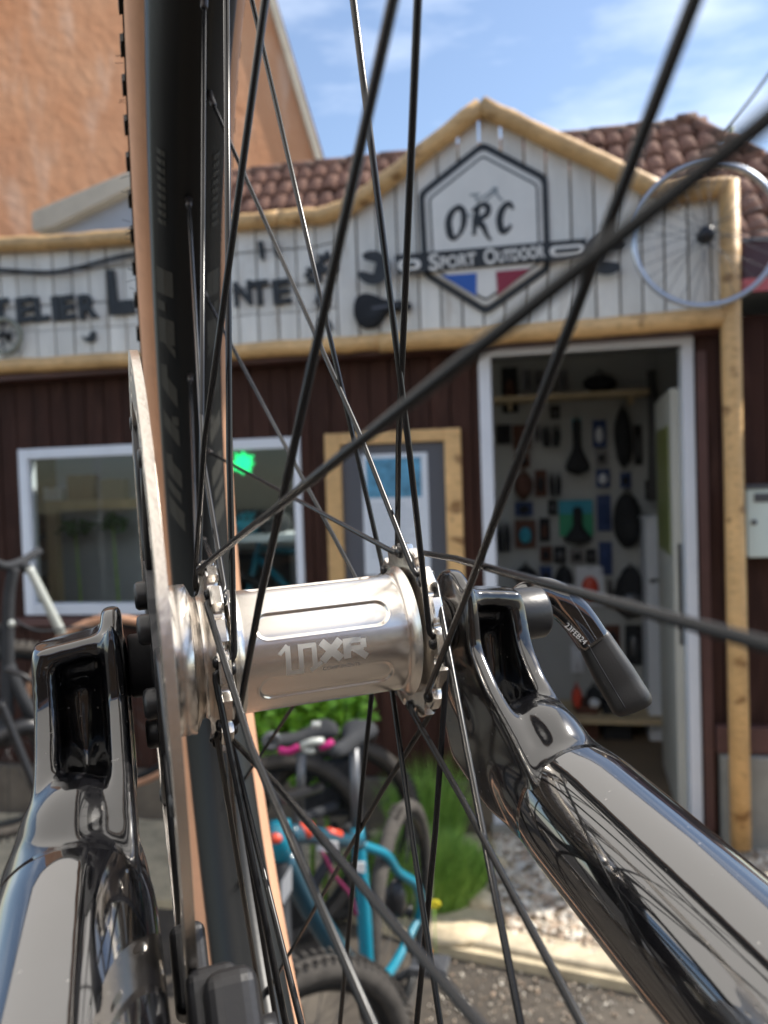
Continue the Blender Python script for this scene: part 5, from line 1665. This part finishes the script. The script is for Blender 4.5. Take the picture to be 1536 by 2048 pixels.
part('derailleur', lump(cp(790, 1800, 2.72 * KB), (.035, .03, .06), 8, 12, 10), satin_black, tb)
part('handlebar', MB().sweep([cp(500, 1560, 2.1 * KB), cp(562, 1600, 2.28 * KB), cp(640, 1575, 2.5 * KB)], .014, 8), satin_black, tb)
# grey bicycle behind it with a magenta trimmed saddle
KB = 1.0
gb_ = thing('magenta_saddle_bicycle', 'dark bicycle behind the turquoise one, magenta and white trimmed saddle', 'bicycle', org=gp(650, 1800))
sc_ = cp(618, 1470, 2.75)
sfx, ssx = Vector((-.80, -.6, 0)), Vector((.6, -.80, 0))
part('saddle', saddle_mb(sc_, sfx, ssx, (0, 0, 1), .26, .145, .06), dark_fab, gb_)
def strap(pts, r, m_, nm):
    part(nm, MB().sweep(smooth_path([cp(*p) for p in pts], 4), r, 8), m_, gb_)
strap([(560, 1500, 2.62), (578, 1503, 2.60), (598, 1494, 2.60)], .012, magenta, 'magenta_trim')
strap([(640, 1494, 2.62), (655, 1490, 2.62), (664, 1484, 2.63)], .013, magenta, 'magenta_trim')
strap([(604, 1492, 2.59), (624, 1484, 2.58), (645, 1482, 2.6)], .012, white_gloss, 'white_trim')
strap([(604, 1494, 2.59), (618, 1503, 2.58), (628, 1500, 2.58)], .009, white_gloss, 'white_trim')
strap([(624, 1450, 2.68), (640, 1450, 2.68)], .012, white_gloss, 'white_trim')
tubes('seat_post', [(604, 1505, 2.74), (598, 1620, 2.74)], .015, grey_metal, gb_)
tubes('seat_tube', [(598, 1620, 2.74), (590, 1850, 2.74)], .018, dark_fab, gb_)
tubes('top_tube', [(598, 1640, 2.74), (700, 1600, 3.1)], .018, dark_fab, gb_)
tubes('down_tube', [(592, 1830, 2.74), (705, 1640, 3.1)], .020, dark_fab, gb_)
wq = cp(672, 1720, 3.05)
wq.z = .36
far_wheel(gb_, wq, Vector((.35, -.93, 0)), .35, rubber_old, rim_m, 16, tr=.026)
KB = 1.0
w3 = cp(560, 1800, 2.9)
w3.z = .36
far_wheel(gb_, w3, Vector((.35, -.93, 0)), .35, rubber_old, rim_m, 16, tr=.026)
part('handlebar', MB().sweep([cp(716, 1468, 3.0), cp(745, 1470, 3.1)], .02, 8), grey_metal, gb_)
tubes('stem', [(700, 1600, 3.1), (722, 1480, 3.05)], .018, dark_fab, gb_)
part('phone_mount', MB().lathe([(-.01, .012), (-.01, .03), (.01, .03), (.01, .012)], 20, O=cp(543, 1482, 2.5), A=(.2, -1, 0), U=(0, 0, 1), closed=True), grey_metal, gb_)
part('rear_bag', MB().obox(cp(660, 1570, 3.12), (.10, 0, 0), (0, .05, 0), (0, 0, .11)), dark_fab, gb_, bev=.02)
# bicycles at the far left
lb1 = thing('white_tube_bicycle', 'black bicycle with a slim white tube leaning below the window', 'bicycle', org=gp(60, 1900))
tubes('white_tube', [(58, 1135, 2.6), (88, 1195, 2.62), (124, 1268, 2.66)], (.013, .016), white_gloss, lb1)
tubes('handlebar', [(-20, 1118, 2.5), (10, 1132, 2.55), (45, 1122, 2.62), (78, 1102, 2.7)], .014, dark_fab, lb1)
tubes('stem', [(28, 1135, 2.58), (18, 1200, 2.58), (16, 1330, 2.58), (12, 1480, 2.58)], (.017, .020), dark_fab, lb1)
tubes('grip', [(40, 1124, 2.62), (56, 1140, 2.62)], .017, dark_fab, lb1)
tubes('down_tube', [(16, 1330, 2.58), (60, 1420, 2.6), (140, 1500, 2.66)], .020, dark_fab, lb1)
tubes('lower_tube', [(0, 1400, 2.5), (40, 1500, 2.5), (80, 1600, 2.5)], .013, satin_black, lb1)
tubes('brake_lever', [(10, 1338, 2.45), (48, 1352, 2.45), (84, 1378, 2.48)], (.009, .006), satin_black, lb1)
tubes('cable', [(28, 1240, 2.5), (80, 1262, 2.5), (160, 1254, 2.55), (215, 1262, 2.6)], .004, dark_fab, lb1)
part('lamp', MB().ell(cp(24, 1247, 2.5), (.012, .012, .012), 12, 8), white_gloss, lb1)
tubes('seat_stay', [(-10, 1250, 2.6), (40, 1380, 2.62), (95, 1560, 2.66)], .016, dark_fab, lb1)
tubes('chain_guard', [(-10, 1480, 2.55), (60, 1452, 2.6), (110, 1500, 2.66)], .03, satin_black, lb1)
wl = cp(10, 1480, 2.75)
far_wheel(lb1, wl, Vector((.55, -.8, 0)), .34, rubber_old, rim_m, 16, tr=.024)
lb2 = thing('tanwall_bicycle', 'parked bicycle with a tan-wall tyre behind the left fork leg', 'bicycle', org=gp(130, 1900))
w4 = cp(232, 1405, 2.9)
far_wheel(lb2, w4, Vector((.1, -1, 0)), .32, tan_m, rim_m, 16, tr=.016, knobs=False)
tubes('fork_leg', [(100, 1290, 2.9), (118, 1400, 2.9)], .014, dark_fab, lb2)
tubes('crank_arm', [(0, 1400, 2.7), (20, 1430, 2.7), (0, 1450, 2.7)], .011, satin_black, lb2)
tubes('frame_tube', [(40, 1300, 2.85), (200, 1320, 2.95)], .018, dark_fab, lb2)

# ------------------------------------------------------------------ plants
def blades(c, rx, ry, n_, h0, h1, wd, lean=.4):
    b_ = MB()
    for _ in range(n_):
        t, q_ = random.uniform(0, 6.283), random.random() ** .5
        x_, y_ = c[0] + rx * q_ * math.cos(t), c[1] + ry * q_ * math.sin(t)
        h_ = random.uniform(h0, h1) * (1 - .45 * q_ * q_)
        l_ = Vector((math.cos(t), math.sin(t), 0)) * h_ * lean * q_ + Vector((random.uniform(-.2, .2), random.uniform(-.2, .2), 0)) * h_
        p_ = Vector((x_, y_, c[2]))
        a_ = random.uniform(0, 6.283)
        s_ = Vector((math.cos(a_), math.sin(a_), 0)) * wd
        b_.add([p_ - s_, p_ + s_, p_ + l_ * .45 + Vector((0, 0, h_ * .62)) + s_ * .8, p_ + l_ * .45 + Vector((0, 0, h_ * .62)) - s_ * .8, p_ + l_ + Vector((0, 0, h_ * .95))], [(0, 1, 2, 3), (3, 2, 4)])
    return b_
p = gp(855, 1790, .03)
gt_ = thing('grass_clump', 'dense bright green tuft between the bikes and the gravel', 'plant', org=(p.x, p.y, .03))
part('blades', blades((p.x - .05, p.y + .02, .03), .27, .19, 7500, .16, .29, .0024), grass_m, gt_, kind='stuff')
p = gp(850, 1700, .03)
gt2 = thing('tall_herb', 'looser taller green herb behind the dense tuft', 'plant', org=(p.x, p.y, .03))
part('blades', blades((p.x + .02, p.y + .1, .03), .16, .12, 900, .28, .46, .0026, .35), grass_m, gt2, kind='stuff')
def leaf_bush(nm, lab, c, rad, n_, size, cat='plant', leafm=None):
    o_ = thing(nm, lab, cat, org=(c[0], c[1], .03))
    part('stem', MB().sweep([(c[0], c[1], .03), (c[0] + .02, c[1], c[2] * .6), (c[0], c[1], c[2])], [.012, .009, .004], 6), grass_m, o_)
    b_ = MB()
    for _ in range(n_):
        d = Vector((random.gauss(0, 1), random.gauss(0, 1), random.gauss(0, 1))).normalized()
        k_ = random.random() ** .4
        p_ = Vector(c) + Vector((d.x * rad[0], d.y * rad[1], d.z * rad[2])) * k_
        u_ = Vector((random.gauss(0, 1), random.gauss(0, 1), random.gauss(-.2, .5))).normalized()
        v_ = u_.cross(Vector((random.gauss(0, 1), random.gauss(0, 1), random.gauss(0, 1)))).normalized()
        w_ = u_.cross(v_)
        s_ = size * random.uniform(.7, 1.3)
        b_.add([p_, p_ + u_ * s_ * .5 + v_ * s_ * .34 + w_ * s_ * .08, p_ + u_ * s_, p_ + u_ * s_ * .5 - v_ * s_ * .34 + w_ * s_ * .08], [(0, 1, 2), (0, 2, 3)])
    part('leaves', b_, leafm or leaf_m, o_, kind='stuff')
    return o_
leaf_bush('leafy_shrub', 'fresh green leafy shrub growing up the dark wall behind the hub', cp(612, 1440, 3.25), (.27, .12, .17), 1500, .055)
leaf_bush('hanging_foliage', 'smaller sprig of green leaves below the magenta trimmed saddle', cp(640, 1535, 3.15), (.12, .08, .07), 300, .05)
for lb, pc in leaf_specs:
    leaf_bush('tall_plant', lb, pc, (.10, .06, .05), 110, .04, leafm=mat('dark_house_leaf', (.03, .10, .012), .5, var=.4, vs=20))
p = cp(868, 1807, 2.72)
fl = thing('yellow_flower', 'single yellow flower low in front of the grass tuft', 'flower', org=(p.x, p.y, .03))
part('stem', MB().sweep([(p.x, p.y, .03), (p.x, p.y, p.z)], .002, 5), grass_m, fl)
pb = MB()
for k in range(7):
    t = k * 6.283 / 7
    pb.ell(p + Vector((math.cos(t) * .014, -.004, math.sin(t) * .009)), (.009, .004, .007), 8, 6)
part('petals', pb, yellow_m, fl)
